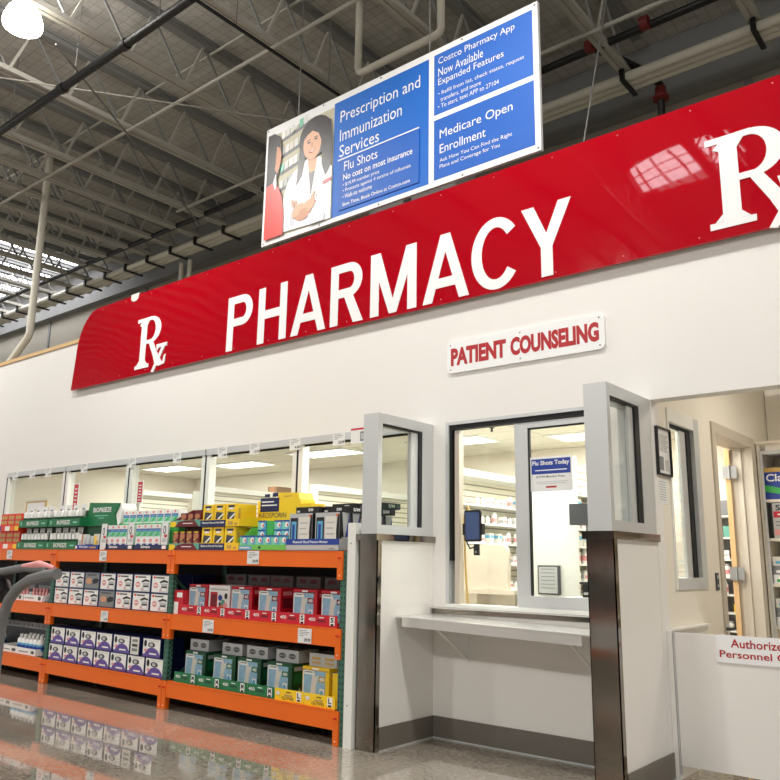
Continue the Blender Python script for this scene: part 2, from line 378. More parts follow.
# steel ledge strip and transaction shelf
m = MB(); m.box(-4.428, -2.508, YF-.016, YF-.004, 1.065, 1.118, 'steel'); m.box(-4.428, -2.508, YF-.06, YF-.016, 1.108, 1.118, 'bright_steel'); struct('trim_3', m)
t = thing('counter_shelf', (-3.5, YF, 1.0), 'stainless steel counter shelf on white brackets under the counseling window', 'shelf')
m = MB()
def slab(xa, xb, ya, yb, za, zb, h, mt): m.add([(xa, ya, za), (xb, ya, zb), (xb, yb, zb), (xa, yb, za), (xa, ya, za+h), (xb, ya, zb+h), (xb, yb, zb+h), (xa, yb, za+h)], [(0, 3, 2, 1), (4, 5, 6, 7), (0, 1, 5, 4), (1, 2, 6, 5), (2, 3, 7, 6), (3, 0, 4, 7)], mt)
slab(-4.425, -2.51, 5.50, YF-.018, 1.045, 1.005, .010, 'bright_steel'); slab(-4.36, -2.70, 5.50, 5.51, .975, .937, .0695, 'bright_steel'); slab(-4.36, -2.70, 5.51, 5.54, .975, .937, .006, 'bright_steel')
m.build('shelf_top', t)
for x in (-4.06, -2.87):
    m = MB(); m.box(x-.02, x+.02, YF-.009, YF-.002, .66, 1.0, 'white_metal'); m.box(x-.015, x+.015, 5.56, YF-.018, .99, 1.003, 'white_metal'); m.bar((x, 5.56, .995), (x, YF-.01, .70), .022, .022, 'white_metal')
    m.box(x-.006, x+.006, YF-.014, YF-.009, .69, .702, 'black'); m.build('bracket', t)
# ------------------------------------------------------------------ red fascia sign
t = thing('pharmacy_sign', (-5.5, YF, 3.97), 'long glossy red fascia sign with white PHARMACY lettering on the front wall', 'sign')
m = MB(); P = [(-11.2, 3.97), (3., 3.97), (3., 5.17), (-10.62, 5.17)]
for k in range(1, 13):
    a_ = math.pi/2*k/12; P.append((-10.62-.52*math.sin(a_), 4.50+.67*math.cos(a_)))
m.poly(P, (0, YF-.04, 0), X, Z, 'red_sign', .03)
for k in range(24):
    m.lathe([(.012, 0), (.012, .001)], 'pink', c=(0, 0, 0), n=8) if False else None
m.build('panel', t)
m = MB()
for k in range(22):
    for zz in (4.02, 5.12):
        x = -10.5+.62*k; m.poly([(x+.006*math.cos(q*math.pi/4), zz+.006*math.sin(q*math.pi/4)) for q in range(8)], (0, YF-.0702, 0), X, Z, 'pink', .003)
m.build('rivets', t)
m = MB(); m.poly([(-9.75, 5.19), (-9.55, 5.19), (-9.57, 5.11), (-9.62, 5.08), (-9.70, 5.08), (-9.75, 5.12)], (0, YF-.073, 0), X, Z, 'off_white', .004); m.build('torn_paper_scrap', t)
def L(ch, xa, xb, z0=4.0, z1=4.69, s=.115, yo=YF-.0705):
    m = MB(); w = xb-xa; h = z1-z0; o = (xa, yo, z0); D = .003
    dd = [0]
    def p(*q): dd[0] += 1; m.poly(list(q), o, X, Z, 'sign_white', D+.0006*dd[0])
    def st(x): p((x, 0), (x+s, 0), (x+s, h), (x, h))
    if ch in 'PRHM': st(0)
    if ch in 'HM': st(w-s)
    if ch == 'H': p((s, h*.43), (w-s, h*.43), (w-s, h*.43+s*.9), (s, h*.43+s*.9))
    if ch == 'M':
        p((0, h), (s*1.15, h), (w/2+s*.42, 0), (w/2-s*.42, 0)); p((w, h), (w-s*1.15, h), (w/2-s*.42, 0), (w/2+s*.42, 0))
    if ch in 'PR':
        hb = h*.56; r = hb/2; t_ = s*.85; cx = w-r*.95 if ch == 'P' else w-r*1.05
        p((s, h), (cx, h), (cx, h-t_), (s, h-t_)); p((s, h-hb+t_), (cx, h-hb+t_), (cx, h-hb), (s, h-hb))
        m.arc((cx, h-r), (w-cx if ch == 'P' else w-cx-.02, r), (w-cx-s if ch == 'P' else w-cx-.02-s, r-t_), -90, 90, o, X, Z, 'sign_white', D)
    if ch == 'R': p((w*.42, h*.46), (w*.42+s*1.1, h*.46), (w, 0), (w-s*1.2, 0))
    if ch == 'A':
        p((0, 0), (s, 0), (w/2+s*.5, h), (w/2-s*.5, h)); p((w, 0), (w-s, 0), (w/2-s*.5, h), (w/2+s*.5, h)); p((w*.22, h*.2), (w*.78, h*.2), (w*.72, h*.2+s*.85), (w*.28, h*.2+s*.85))
    if ch == 'C': m.arc((w*.53, h/2), (w*.53, h/2+.01), (w*.53-s, h/2+.01-s*.85), 38, 322, o, X, Z, 'sign_white', D, 30)
    if ch == 'Y':
        p((0, h), (s*1.1, h), (w/2+s/2, h*.4), (w/2-s/2, h*.4)); p((w, h), (w-s*1.1, h), (w/2-s/2, h*.4), (w/2+s/2, h*.4)); p((w/2-s/2, 0), (w/2+s/2, 0), (w/2+s/2, h*.42), (w/2-s/2, h*.42))
    m.build('letter', t)
for ch, a_, b_ in (('P', -7.55, -7.09), ('H', -6.98, -6.49), ('A', -6.41, -5.86), ('R', -5.79, -5.31), ('M', -5.21, -4.60), ('A', -4.52, -3.97), ('C', -3.94, -3.43), ('Y', -3.39, -2.89)): L(ch, a_, b_)
def RX(xa, z0, w, h):
    m = MB(); o = (xa, YF-.0705, z0); D = .003; W = w; H = h
    dd = [0]
    def p(*q): dd[0] += 1; m.poly([(a*W, b*H) for a, b in q], o, X, Z, 'sign_white', D+.0006*dd[0])
    p((.14, .0), (.33, .0), (.33, 1), (.14, 1)); p((.0, .93), (.45, .93), (.45, 1), (.0, 1)); p((.0, .0), (.47, .0), (.47, .07), (.0, .07)); p((.08, .87), (.14, .93), (.14, .84)); p((.33, .93), (.33, .84), (.4, .93)); p((.33, .07), (.33, .15), (.42, .07)); p((.14, .07), (.14, .15), (.06, .07))
    p((.33, 1), (.48, 1), (.48, .93), (.33, .93)); p((.33, .54), (.48, .54), (.48, .47), (.33, .47))
    m.arc((.46*W, .735*H), (.34*W, .265*H), (.16*W, .195*H), -90, 90, o, X, Z, 'sign_white', D)
    p((.42, .5), (.56, .5), (.83, .10), (.66, .10)); p((.62, .16), (.80, .16), (.93, .02), (.97, .16), (1.02, .18), (1.0, .0), (.80, -.03), (.68, .04))
    p((.58, -.11), (.66, -.13), (1.0, .36), (.90, .36)); p((.72, .33), (1.04, .33), (1.04, .40), (.72, .40)); p((.70, .40), (.79, .40), (.79, .33), (.73, .28))
    m.build('rx_symbol', t)
RX(-9.52, 4.05, .70, .72); RX(-1.73, 4.05, .72, .76)
# ------------------------------------------------------------------ patient counseling sign
def rrect(x0, x1, z0, z1, r, n=6):
    P = []
    for cx, cz, a0 in ((x1-r, z0+r, -90), (x1-r, z1-r, 0), (x0+r, z1-r, 90), (x0+r, z0+r, 180)):
        for k in range(n+1): a = math.radians(a0+90*k/n); P.append((cx+r*math.cos(a), cz+r*math.sin(a)))
    return P
t = thing('counseling_sign', (-3.46, YF, 3.27), 'white rounded sign reading PATIENT COUNSELING in red on the front wall', 'sign')
m = MB(); m.poly(rrect(-4.26, -2.655, 3.275, 3.585, .05), (0, YF-.001, 0), X, Z, 'sign_white', .02)
for x in (-4.22, -3.46, -2.70):
    for z in (3.31, 3.55): m.poly([(x+.008*math.cos(q*1.05), z+.008*math.sin(q*1.05)) for q in range(6)], (0, YF-.0212, 0), X, Z, 'gray', .002)
m.build('panel', t)
m = MB(); m.text('PATIENT', (-4.215, YF-.0215, 3.345), X, Z, .61, .172, 'crimson', .052); m.text('COUNSELING', (-3.56, YF-.0215, 3.345), X, Z, .855, 0.172, 'crimson', .052); m.build('lettering', t)
# ------------------------------------------------------------------ hanging banner
t = thing('hanging_banner', (-5.16, YF+.03, 5.29), 'large white framed pharmacy services banner hung on wires above the red sign', 'banner')
yb_ = YF+.02
m = MB(); m.box(-7.10, -3.215, yb_, yb_+.04, 5.29, 6.88, 'sign_white')
for x, z in ((-7.07, 6.85), (-7.07, 5.32), (-3.245, 6.85), (-3.245, 5.32), (-5.2, 6.855), (-5.2, 5.315), (-6.1, 6.855), (-6.1, 5.315), (-4.1, 6.855), (-4.1, 5.315)):
    m.poly([(x+.012*math.cos(q*1.05), z+.012*math.sin(q*1.05)) for q in range(6)], (0, yb_-.0002, 0), X, Z, 'gray', .003)
m.build('board', t)
def pan(x0, x1, z0, z1, mt, off=.002):
    m = MB(); m.box(x0, x1, yb_-off, yb_, z0, z1, mt); return m
m = pan(-5.91, -4.525, 5.345, 6.80, 'sign_blue'); y_ = yb_-.003
m.text('Prescription and', (-5.81, y_, 6.47), X, Z, 1.17, .19, 'sign_white', .0); m.text('Immunization', (-5.81, y_, 6.27), X, Z, .92, .15, 'sign_white'); m.text('Services', (-5.81, y_, 6.07), X, Z, .60, .15, 'sign_white')
m.box(-5.83, -4.65, yb_-.006, yb_-.002, 6.03, 6.045, 'sign_white'); m.build('blue_panel', t)
m = pan(-5.80, -4.645, 5.40, 6.02, 'sign_blue2', .012); y_ = yb_-.013
m.text('Flu Shots', (-5.72, y_, 5.87), X, Z, .50, .115, 'sign_white'); m.text('No cost on most insurance', (-5.73, y_, 5.755), X, Z, 1.0, .075, 'sign_white', .012)
for i, (s_, w_) in enumerate((('\u2022 $19.99 member price', .54), ('\u2022 Protects against 4 strains of influenza', .98), ('\u2022 Walk-ins welcome', .44))): m.text(s_, (-5.73, y_, 5.665-.07*i), X, Z, w_, .055, 'sign_white', .003)
m.text('Save Time, Book Online at Costco.com', (-5.73, y_, 5.43), X, Z, .97, .05, 'sign_white', .012); m.build('flu_shot_panel', t)
m = pan(-4.455, -3.275, 6.10, 6.81, 'sign_blue3'); y_ = yb_-.003
for i, (s_, w_) in enumerate((('Costco Pharmacy App', .93), ('Now Available', .56), ('Expanded Features', .80))): m.text(s_, (-4.40, y_, 6.66-.125*i), X, Z, w_, .10, 'sign_white')
for i, (s_, w_) in enumerate((('\u2022 Refill from list, check status, request', 1.03), ('  transfers, and more', .50), ('\u2022 To start, text APP to 27104', .74))): m.text(s_, (-4.40+(.03 if i == 1 else 0), y_, 6.30-.075*i), X, Z, w_, .058, 'sign_white')
m.build('blue_panel', t)
m = pan(-4.455, -3.275, 5.36, 6.04, 'sign_blue2'); y_ = yb_-.003
m.text('Medicare Open', (-4.38, y_, 5.78), X, Z, .87, .13, 'sign_white'); m.text('Enrollment', (-4.38, y_, 5.64), X, Z, .56, .10, 'sign_white')
m.text('Ask How You Can Find the Right', (-4.38, y_, 5.53), X, Z, .86, .055, 'sign_white'); m.text('Plans and Coverage for You', (-4.38, y_, 5.46), X, Z, .72, .055, 'sign_white'); m.build('blue_panel', t)
# printed photograph: pharmacist talking with a customer
m = pan(-7.035, -5.915, 5.35, 6.76, 'photo_bg'); o = (-7.035, 0, 5.35); W, H = 1.12, 1.41
lay = [0]
def q(pts, mt):
    lay[0] += 1; m.poly([(a*W, b*H) for a, b in pts], (o[0], yb_-.0022-.0003*lay[0], o[2]), X, Z, mt)
def el(cx, cy, rx, ry, mt, rot=0, n=20):
    c, s_ = math.cos(rot), math.sin(rot); q([(cx+rx*math.cos(2*math.pi*k/n)*c-ry*math.sin(2*math.pi*k/n)*s_*H/W, cy+rx*math.cos(2*math.pi*k/n)*s_*W/H+ry*math.sin(2*math.pi*k/n)*c) for k in range(n)], mt)
for k in range(6): q([(.2, .93-.16*k), (.62, .99-.16*k), (.62, .95-.16*k), (.2, .89-.16*k)], 'gray')
random.seed(3)
for k in range(6):
    for j in range(6):
        a_ = .2+.07*j; b_ = .93-.16*k+.01*j; q([(a_, b_-.01), (a_+.055, b_), (a_+.055, b_+.075), (a_, b_+.065)], random.choice(['off_white', 'white', 'mint', 'light_gray', 'paper']))
q([(.36, .98), (.5, 1.0), (.36, .93)], 'off_white')
q([(.30, .02), (.27, .30), (.33, .46), (.45, .56), (.62, .58), (.80, .60), (.93, .54), (1, .46), (1, 0), (.86, 0)], 'coat_white')
q([(.42, .50), (.50, .34), (.47, .05), (.40, .05), (.38, .34)], 'coat_shade'); q([(.86, .50), (.94, .30), (.92, .1), (.86, .1), (.84, .34)], 'coat_shade')
q([(.64, .60), (.78, .60), (.76, .46), (.70, .30), (.64, .42)], 'skin'); q([(.66, .48), (.76, .48), (.74, .34), (.71, .26), (.66, .36)], 'hair')
q([(.59, .60), (.64, .62), (.70, .26), (.64, .22), (.56, .44)], 'coat_white'); q([(.79, .60), (.84, .56), (.82, .36), (.74, .24), (.71, .28)], 'coat_white')
el(.74, .80, .245, .19, 'hair'); q([(.52, .84), (.62, .86), (.60, .62), (.56, .48), (.47, .40), (.50, .62)], 'hair'); q([(.84, .90), (.97, .90), (1.0, .70), (.99, .48), (.91, .40), (.85, .52)], 'hair')
el(.70, .74, .135, .145, 'skin', .12); q([(.585, .80), (.62, .90), (.72, .93), (.82, .88), (.84, .74), (.79, .82), (.70, .865), (.62, .84)], 'hair')
el(.65, .765, .024, .008, 'hair'); el(.755, .775, .024, .008, 'hair'); q([(.62, .785), (.67, .795), (.67, .788), (.62, .778)], 'hair'); q([(.73, .80), (.785, .795), (.785, .788), (.73, .792)], 'hair')
q([(.69, .76), (.705, .76), (.715, .715), (.685, .712)], 'skin2'); q([(.645, .69), (.70, .668), (.765, .70), (.71, .655), (.67, .66)], 'crimson'); q([(.655, .687), (.70, .673), (.755, .695), (.705, .664)], 'white')
q([(.88, .355), (1.0, .365), (1.0, .335), (.88, .325)], 'crimson')
el(.52, .17, .10, .05, 'skin', .5); el(.66, .17, .13, .055, 'skin', .5); el(.60, .12, .12, .05, 'skin2', .1)
for k, (a_, b_, r_) in enumerate(((.44, .25, 1.9), (.49, .23, 1.7), (.56, .20, .6), (.74, .26, .9), (.72, .21, .7), (.50, .13, .3), (.70, .15, .3))): el(a_, b_, .055, .014, 'skin', r_)
el(.80, .245, .012, .008, 'coral'); el(.78, .20, .012, .008, 'coral')
q([(.70, .0), (.68, .10), (.84, .13), (.92, .06), (.92, 0)], 'coat_shade')
q([(.0, 1.0), (.10, 1.0), (.19, .95), (.22, .84), (.20, .62), (.14, .52), (0, .48)], 'hair'); q([(.15, .86), (.20, .84), (.23, .76), (.21, .66), (.17, .60), (.13, .64)], 'skin2')
q([(0, .50), (.10, .52), (.20, .46), (.27, .34), (.30, .18), (.30, .0), (0, 0)], 'coral'); q([(.11, .52), (.15, .60), (.17, .50), (.15, .44)], 'coat_white')
m.build('printed_photo', t)
for x in (-6.55, -4.53): m = MB(); m.tube([(x, yb_+.02, 6.88), (x, yb_+.02, 8.86)], .008, 'wire', 6); m.build('hanging_wire', t)
# ------------------------------------------------------------------ roof structure
def joist_mesh(y0, y1):
    parts = {}
    m = MB(); m.box(-.075, -.015, y0, y1, 7.94, 7.955, 'joist'); m.box(-.075, -.065, y0, y1, 7.955, 8.01, 'joist'); m.box(.015, .075, y0, y1, 7.94, 7.955, 'joist'); m.box(.065, .075, y0, y1, 7.955, 8.01, 'joist'); m.box(-.02, .02, y0, y1, 7.955, 8.0, 'joist'); parts['bottom_chord'] = m.mesh('bottom_chord')
    m = MB(); m.box(-.10, .10, y0, y1, 8.80, 8.849, 'chord_gray'); m.box(-.07, .07, y0, y1, 8.73, 8.80, 'chord_gray'); parts['top_chord'] = m.mesh('top_chord')
    m = MB(); y = y0+.3
    while y < y1-.9:
        m.bar((0, y, 7.98), (0, y+.28, 8.76), .035, .035, 'joist'); m.bar((0, y+.28, 8.76), (0, y+.86, 7.98), .028, .028, 'chord_gray'); y += .86
    parts['web'] = m.mesh('web')
    return parts
JM = joist_mesh(-16., 9.75)
JX = [3.1, 1.4, -.3, -1.98, -3.62, -5.25, -6.92, -8.6, -10.2, -11.85]+[-12.75-.84*k for k in range(20)]
for i, x in enumerate(JX):
    if i < 10: lb = 'steel roof joist above the pharmacy, %s among the widely spaced' % (ORD[i]+' from the right'); gp = 'widely spaced roof joists'
    else: lb = 'steel roof joist at far left, %s among the close set' % (ORD[i-10]+' from the right'); gp = 'close set roof joists'
    t = thing('roof_joist', (x, 0, 0), lb, 'joist', gp)
    for n_, me in JM.items():
        o_ = bpy.data.objects.new(n_, me); C.objects.link(o_); o_.parent = t
def pipe(name, pts, r, mt, label, cat='pipe', extra=None, group=None):
    t = thing(name, pts[0], label, cat, group); m = MB(); m.tube(pts, r, mt, 12); m.build('pipe', t)
    if extra: extra(t)
    return t
def coup(xs_, y, z, r, mt, nm='coupling'):
    def f(t):
        for x in xs_: m = MB(); m.tube([(x-.05, y, z), (x+.05, y, z)], r, mt, 12); m.build(nm, t)
    return f
def hangers(t, xs_, y, z):
    for x in xs_: m = MB(); m.tube([(x, y, z), (x, y, 8.845)], .008, 'wire', 6); m.build('hanger_rod', t)
pipe('sprinkler_pipe', [(-30, 4.57, 7.72), (-6.75, 4.57, 7.72)], .055, 'pipe_black', 'thick black sprinkler main running beside the high bay lamp', extra=lambda t: (coup((-8.1, -9.6), 4.57, 7.72, .07, 'pipe_black')(t), hangers(t, (-7.4, -9.3, -11.1, -14.2, -17.5), 4.57, 7.77)))
pipe('sprinkler_pipe', [(-6.75, 4.63, 7.72), (-6.75, 9.3, 7.72)], .022, 'pipe_black', 'thin black sprinkler branch pipe running back behind the banner', extra=lambda t: [hangers(t, (-6.75,), y, 7.74) for y in (5.2, 6.8, 8.4)])
def hg(t):
    for x in (-3.77, -3.05): m = MB(); m.tube([(x-.05, 8.5, 8.0), (x+.05, 8.5, 8.0)], .085, 'pipe_red', 12); m.build('red_coupling', t)
pipe('sprinkler_pipe', [(-30, 8.75, 7.95), (-6, 8.6, 8.0), (3, 8.5, 8.0)], .05, 'pipe_black', 'long black sprinkler pipe with red couplings near the back wall', extra=hg)
def rf(t):
    m = MB(); m.tube([(-3.33, 9.72, 7.86), (-3.33, 9.72, 7.66)], .075, 'pipe_red', 12); m.tube([(-3.33, 9.72, 7.72), (-3.33, 9.72, 7.68)], .11, 'pipe_red', 12); m.build('red_fitting', t)
pipe('sprinkler_riser', [(-3.77, 8.58, 8.03), (-3.55, 9.2, 8.04), (-3.38, 9.6, 8.0), (-3.33, 9.72, 7.9), (-3.33, 9.72, 3.21)], .05, 'pipe_black', 'black vertical sprinkler riser with red fitting rising behind the red sign', extra=rf)
for k, (dy, dz, lb) in enumerate(((0, 0, 'nearest'), (.125, 0, 'middle'), (.25, 0, 'rearmost'))):
    pipe('conduit', [(-30, 9.22+dy, 7.87), (3.5, 9.22+dy, 7.87)], .062, 'pipe_beige', 'long beige conduit along the joist ends, %s of the three' % lb, 'conduit', group='beige conduits')
t = thing('conduit_clamps', (0, 9.2, 7.8), 'row of black clamps hanging the beige conduits from the joists', 'clamp')
for x in JX:
    m = MB(); m.box(x-.03, x+.03, 9.12, 9.58, 7.775, 7.805, 'pipe_black'); m.box(x-.03, x+.03, 9.11, 9.15, 7.805, 7.94, 'pipe_black'); m.build('clamp', t)
for x, l_ in ((-13.9, 'left'), (-13.6, 'right')):
    pipe('conduit', [(x, 9.66, 7.8), (x, 9.66, 3.21)], .05, 'pipe_beige', 'short vertical beige conduit above the red sign, %s of the pair' % l_, 'conduit')
pipe('roof_drain_pipe', [(-13.48, 6.33, 8.84), (-13.48, 6.33, 5.48), (-13.50, 6.34, 5.36), (-13.58, 6.35, 5.28), (-14.3, 6.38, 4.9), (-14.6, 6.4, 3.3)], .065, 'pipe_beige', 'tall white vertical pipe with elbow in front of the far joists at left')
pipe('elbow_pipe', [(-6.27, 6.85, 8.84), (-6.27, 6.85, 7.86), (-6.25, 6.85, 7.79), (-6.2, 6.85, 7.76), (-5.0, 6.85, 7.76), (-4.95, 6.85, 7.78), (-4.93, 6.85, 7.84), (-4.93, 6.85, 8.84)], .05, 'pipe_beige', 'beige U shaped pipe with elbow above the banner')
def rod(name, a_, b_, r, lb, mt='joist', cat='brace'):
    m = MB(); m.tube([a_, b_], r, mt, 6); tag(m.build(name, None, a_), lb, cat)
rod('joist_bridging', (-30, 5.93, 7.92), (3, 5.93, 7.92), .03, 'pale bridging bar crossing under the joists above the banner')
rod('joist_bridging', (-30, 6.2, 8.70), (3, 6.2, 8.70), .022, 'thin bridging bar crossing under the top chords')
rod('joist_bridging', (-12, 8.15, 7.92), (3, 8.15, 7.92), .03, 'pale bridging bar crossing under the joists near the back wall')
rod('tie_rod', (-10.6, 3.55, 7.86), (-6.6, 9.0, 7.86), .012, 'thin white diagonal tie rod under the joists')
rod('tie_rod', (-8.93, 4.1, 7.83), (-12.2, 9.0, 7.83), .014, 'thin dark diagonal tie rod crossing the white one', 'chord_gray')
rod('guy_wire', (-3.30, 8.1, 8.5), (-4.4, 8.1, 3.21), .012, 'pale slanting cable right of the banner', 'wire', 'cable')
m = MB(); m.box(-7.45, -6.80, 8.5, 9.0, 3.21, 7.2, 'duct'); tag(m.build('air_duct', None, (-7.1, 8.75, 3.21)), 'grey sheet metal air duct behind the banner, left of the two', 'duct', 'air ducts')
m = MB(); m.box(-6.65, -5.85, 8.5, 9.0, 3.21, 7.2, 'duct'); tag(m.build('air_duct', None, (-6.2, 8.75, 3.21)), 'grey sheet metal air duct behind the banner, right of the two', 'duct', 'air ducts')
m = MB(); m.box(-7.08, -6.80, 8.9, 9.06, 7.25, 8.84, 'black'); m.box(-6.78, -6.0, 8.95, 9.0, 7.9, 8.0, 'black'); m.box(-6.78, -6.66, 9.02, 9.06, 3.21, 7.2, 'black'); tag(m.build('pipe_chase', None, (-6.9, 8.98, 3.21)), 'black column behind the banner between two grey ducts', 'column')
# skylights
def skylight(n, x0, x1, y0, y1):
    t = bpy.data.objects.new('window_%d' % n, None); C.objects.link(t); t.location = (x0, y0, 8.8); tag(t, kind='structure')
    m = MB(); m.box(x0, x1, y0, y1, 8.835, 8.849, 'skylight_glow'); m.build('skylight_lens', t)
    m = MB()
    for k in range(1, 6): x = x0+(x1-x0)*k/6; m.box(x-.02, x+.02, y0, y1, 8.82, 8.835, 'joist')
    for k in range(1, 3): y = y0+(y1-y0)*k/3; m.box(x0, x1, y-.02, y+.02, 8.82, 8.835, 'joist')
    m.build('skylight_bars', t)
skylight(7, -25, -17.8, 7.4, 9.7); skylight(8, -5.3, -3.5, -2.7, -1.4)
# high bay lamps
def lamp(x, y, z, lb):
    LE = 185 if y > 0 else 360
    t = thing('high_bay_lamp', (x, y, z), lb, 'lamp', 'high bay lamps')
    m = MB(); m.lathe([(.17, -.01), (.215, .01), (.225, .05), (.215, .12), (.18, .22), (.12, .30)], 'lamp_glow', (x, y, z), 24); m.build('lamp_lens', t)
    m = MB(); m.lathe([(.09, .30), (.11, .33), (.11, .55), (.06, .60)], 'white_metal', (x, y, z), 16); m.build('ballast_housing', t)
    m = MB(); m.tube([(x, y, z+.60), (x, y, 8.845)], .012, 'wire', 6); m.build('hanging_rod', t)
    l_ = bpy.data.lights.new('bay', 'AREA'); l_.shape = 'DISK'; l_.size = .6; l_.energy = LE; l_.color = (1, .98, .94)
    o_ = bpy.data.objects.new('lamp_beam', l_); C.objects.link(o_); o_.location = (x, y, z-.06)
    l_ = bpy.data.lights.new('up', 'POINT'); l_.energy = LE*.75; l_.shadow_soft_size = .3; l_.color = (1, .98, .94)
    o_ = bpy.data.objects.new('lamp_spill', l_); C.objects.link(o_); o_.location = (x, y, z+.45)
LE = 235
k = 0
for x, y in ((-8.63, 3.55), (-3.0, 3.4), (2.6, 3.4), (-14.8, 3.5), (-21, 3.5), (-7.8, -7.6), (-2.2, -7.6), (3.4, -7.6), (-14.5, -7.6)):
    pos = {0: 'glowing in the top left corner', 1: 'straight above the counseling bay', 2: 'above the right end of the red sign', 3: 'above the far left of the racks', 4: 'farthest to the left'}.get(k, 'behind the viewer, %s from the left' % ORD[[7, 5, 6, 8].index(k) if False else (k-5) % 4])
    lamp(x, y, 7.6 if k == 0 else 7.8, 'white high bay lamp with frosted lens '+pos); k += 1
# ------------------------------------------------------------------ pallet rack
UX = [-4.785, -7.27, -9.73, -12.2, -14.67]
ZT, ZM, ZL = 1.60, .945, .28
t = thing('pallet_rack', (-8.6, 5.6, 0), 'orange and green pallet rack stocked with medicine along the front wall', 'rack')
for ux in UX:
    m = MB()
    for y in (YR+.012, 5.93):
        z = 0
        m.box(ux-.035, ux-.031, y, y+.06, 0, 1.595, 'green_rack'); m.box(ux+.031, ux+.035, y, y+.06, 0, 1.595, 'green_rack'); m.box(ux-.031, ux+.031, y, y+.004, 0, 1.595, 'green_rack')
        for k in range(31):
            zz = .05+.05*k
            for dx in (-.018, .018): m.box(ux+dx-.006, ux+dx+.006, y-.001, y, zz-.009, zz+.009, 'black')
            m.box(ux+.0351, ux+.036, y+.012, y+.03, zz-.012, zz+.012, 'black'); m.box(ux+.0351, ux+.036, y+.042, y+.054, zz+.01, zz+.034, 'black')
    m.bar((ux, 5.26, .2), (ux, 5.93, .75), .03, .03, 'green_rack'); m.bar((ux, 5.26, 1.3), (ux, 5.93, .75), .03, .03, 'green_rack'); m.box(ux-.06, ux+.06, 5.9, 6.0, 0, .01, 'green_rack')
    m.build('upright_frame', t)
for bi in range(4):
    a_, b_ = UX[bi+1]+.042, UX[bi]-.042
    for z0, z1, zb in ((1.454, 1.598, 1.352), (.79, .943, .69), (.121, .278, .003)):
        m = MB(); m.box(a_-.035, b_+.035, YR, YR+.04, z0, z1, 'orange'); m.box(a_-.035, b_+.035, YR-.003, YR, z1-.006, z1, 'orange'); o_ = m.build('beam', t)
        for xx, sd in ((a_-.008, 1), (b_+.008, -1)):
            c = MB(); c.box(xx-.03, xx+.03, YR-.006, YR+.05, zb, z1, 'orange'); c.box(xx-.004, xx+.004, YR-.009, YR-.006, zb+.03, zb+.04, 'white'); c.build('connector', o_)
            c = MB(); c.bar((xx, YR-.006, z1-.06), (xx, YR-.022, z1-.06), .025, .012, 'red'); c.build('safety_pin', o_)
        m = MB(); m.box(a_-.035, b_+.035, 5.90, 5.94, z0, z1, 'orange_dark'); m.build('rear_beam', t)
        if z1 > 1.5: m = MB(); m.box(a_-.035, b_+.035, 5.955, 5.965, .05, 1.50, 'dark_deck'); m.build('back_panel', t)  # dark sheet added to keep the gaps behind the stock near black
        m = MB(); m.box(a_, b_, YR+.04, 5.90, z1-.02, z1-.004, 'dark_deck'); m.build('deck_board', t)
# ------------------------------------------------------------------ product prototypes
def deco(m, lst, o, u, v, w, h):
    for i, d in enumerate(lst):
        off = .0012+.0004*i; oo = Vector(o)+Vector(u).cross(Vector(v)).normalized()*off
        if d[0] == 'r': m.poly([(d[1]*w, d[2]*h), (d[3]*w, d[2]*h), (d[3]*w, d[4]*h), (d[1]*w, d[4]*h)], oo, u, v, d[5])
        elif d[0] == 'p': m.poly([(a*w, b*h) for a, b in d[1]], oo, u, v, d[2])
        elif d[0] == 'e': m.poly([((d[1]+d[3]*math.cos(math.pi*k/9))*w, (d[2]+d[4]*math.sin(math.pi*k/9))*h) for k in range(18)], oo, u, v, d[5])
        elif d[0] == 't': m.text(d[1], oo+Vector(u)*d[2]*w+Vector(v)*d[3]*h, u, v, (d[4]-d[2])*w, (d[5]-d[3])*h, d[6], d[7] if len(d) > 7 else .01, off=0)
def carton(w, d, h, base, front=(), side=(), top=()):
    m = MB(); m.box(-w/2, w/2, -d/2, d/2, 0, h, base); deco(m, front, (-w/2, -d/2, 0), X, Z, w, h); deco(m, side, (w/2, -d/2, 0), Y, Z, d, h)
    deco(m, top, (-w/2, -d/2, h), X, Y, w, d); return m.mesh('carton')
def tray(w, d, hf, hb, mt, inner, lip=(), slope=.5, side=None, sides=(-1, 1)):
    """open display tray: floor, front lip, sides that rise towards the back, back wall"""
    m = MB(); T = .004
    m.box(-w/2, w/2, -d/2, d/2, 0, T, inner); m.box(-w/2, w/2, -d/2, -d/2+T, 0, hf, mt); m.box(-w/2, w/2, d/2-T, d/2, 0, hb, side or mt)
    for s_ in sides:
        xx = s_*(w/2); P = [(0, 0), (d, 0), (d, hb), (d*slope, hb), (d*.12, hf), (0, hf)]
        m.poly(P, (xx-(T if s_ > 0 else 0), -d/2, 0), Y, Z, side or mt, T)
    deco(m, lip, (-w/2, -d/2, 0), X, Z, w, hf); return m.mesh('display_tray')
YP = 5.225
pad = carton(.325, .3, .195, 'navy', [('r', .04, .05, .96, .95, 'white'), ('e', .16, .84, .07, .06, 'red_orange'), ('r', .25, .80, .72, .87, 'dark_gray'), ('r', .07, .90, .9, .93, 'off_white'),
    ('e', .26, .42, .13, .16, 'pink'), ('r', .16, .40, .34, .46, 'white'), ('p', [(.48, .62), (.7, .74), (.93, .66), (.95, .58), (.72, .62), (.5, .54)], 'black'), ('r', .56, .1, .92, .52, 'light_gray'), ('r', .6, .30, .88, .38, 'black'), ('p', [(.46, .12), (.56, .3), (.56, .12)], 'pink'), ('r', .62, .12, .9, .28, 'white')], [('r', .08, .1, .92, .9, 'navy')])
pad_d = carton(.33, .3, .195, 'navy', [('r', .04, .05, .96, .95, 'gray'), ('r', .15, .80, .75, .87, 'dark_gray'), ('e', .3, .48, .2, .18, 'skin2'), ('p', [(.5, .5), (.7, .66), (.95, .6), (.9, .4), (.6, .3)], 'black')])
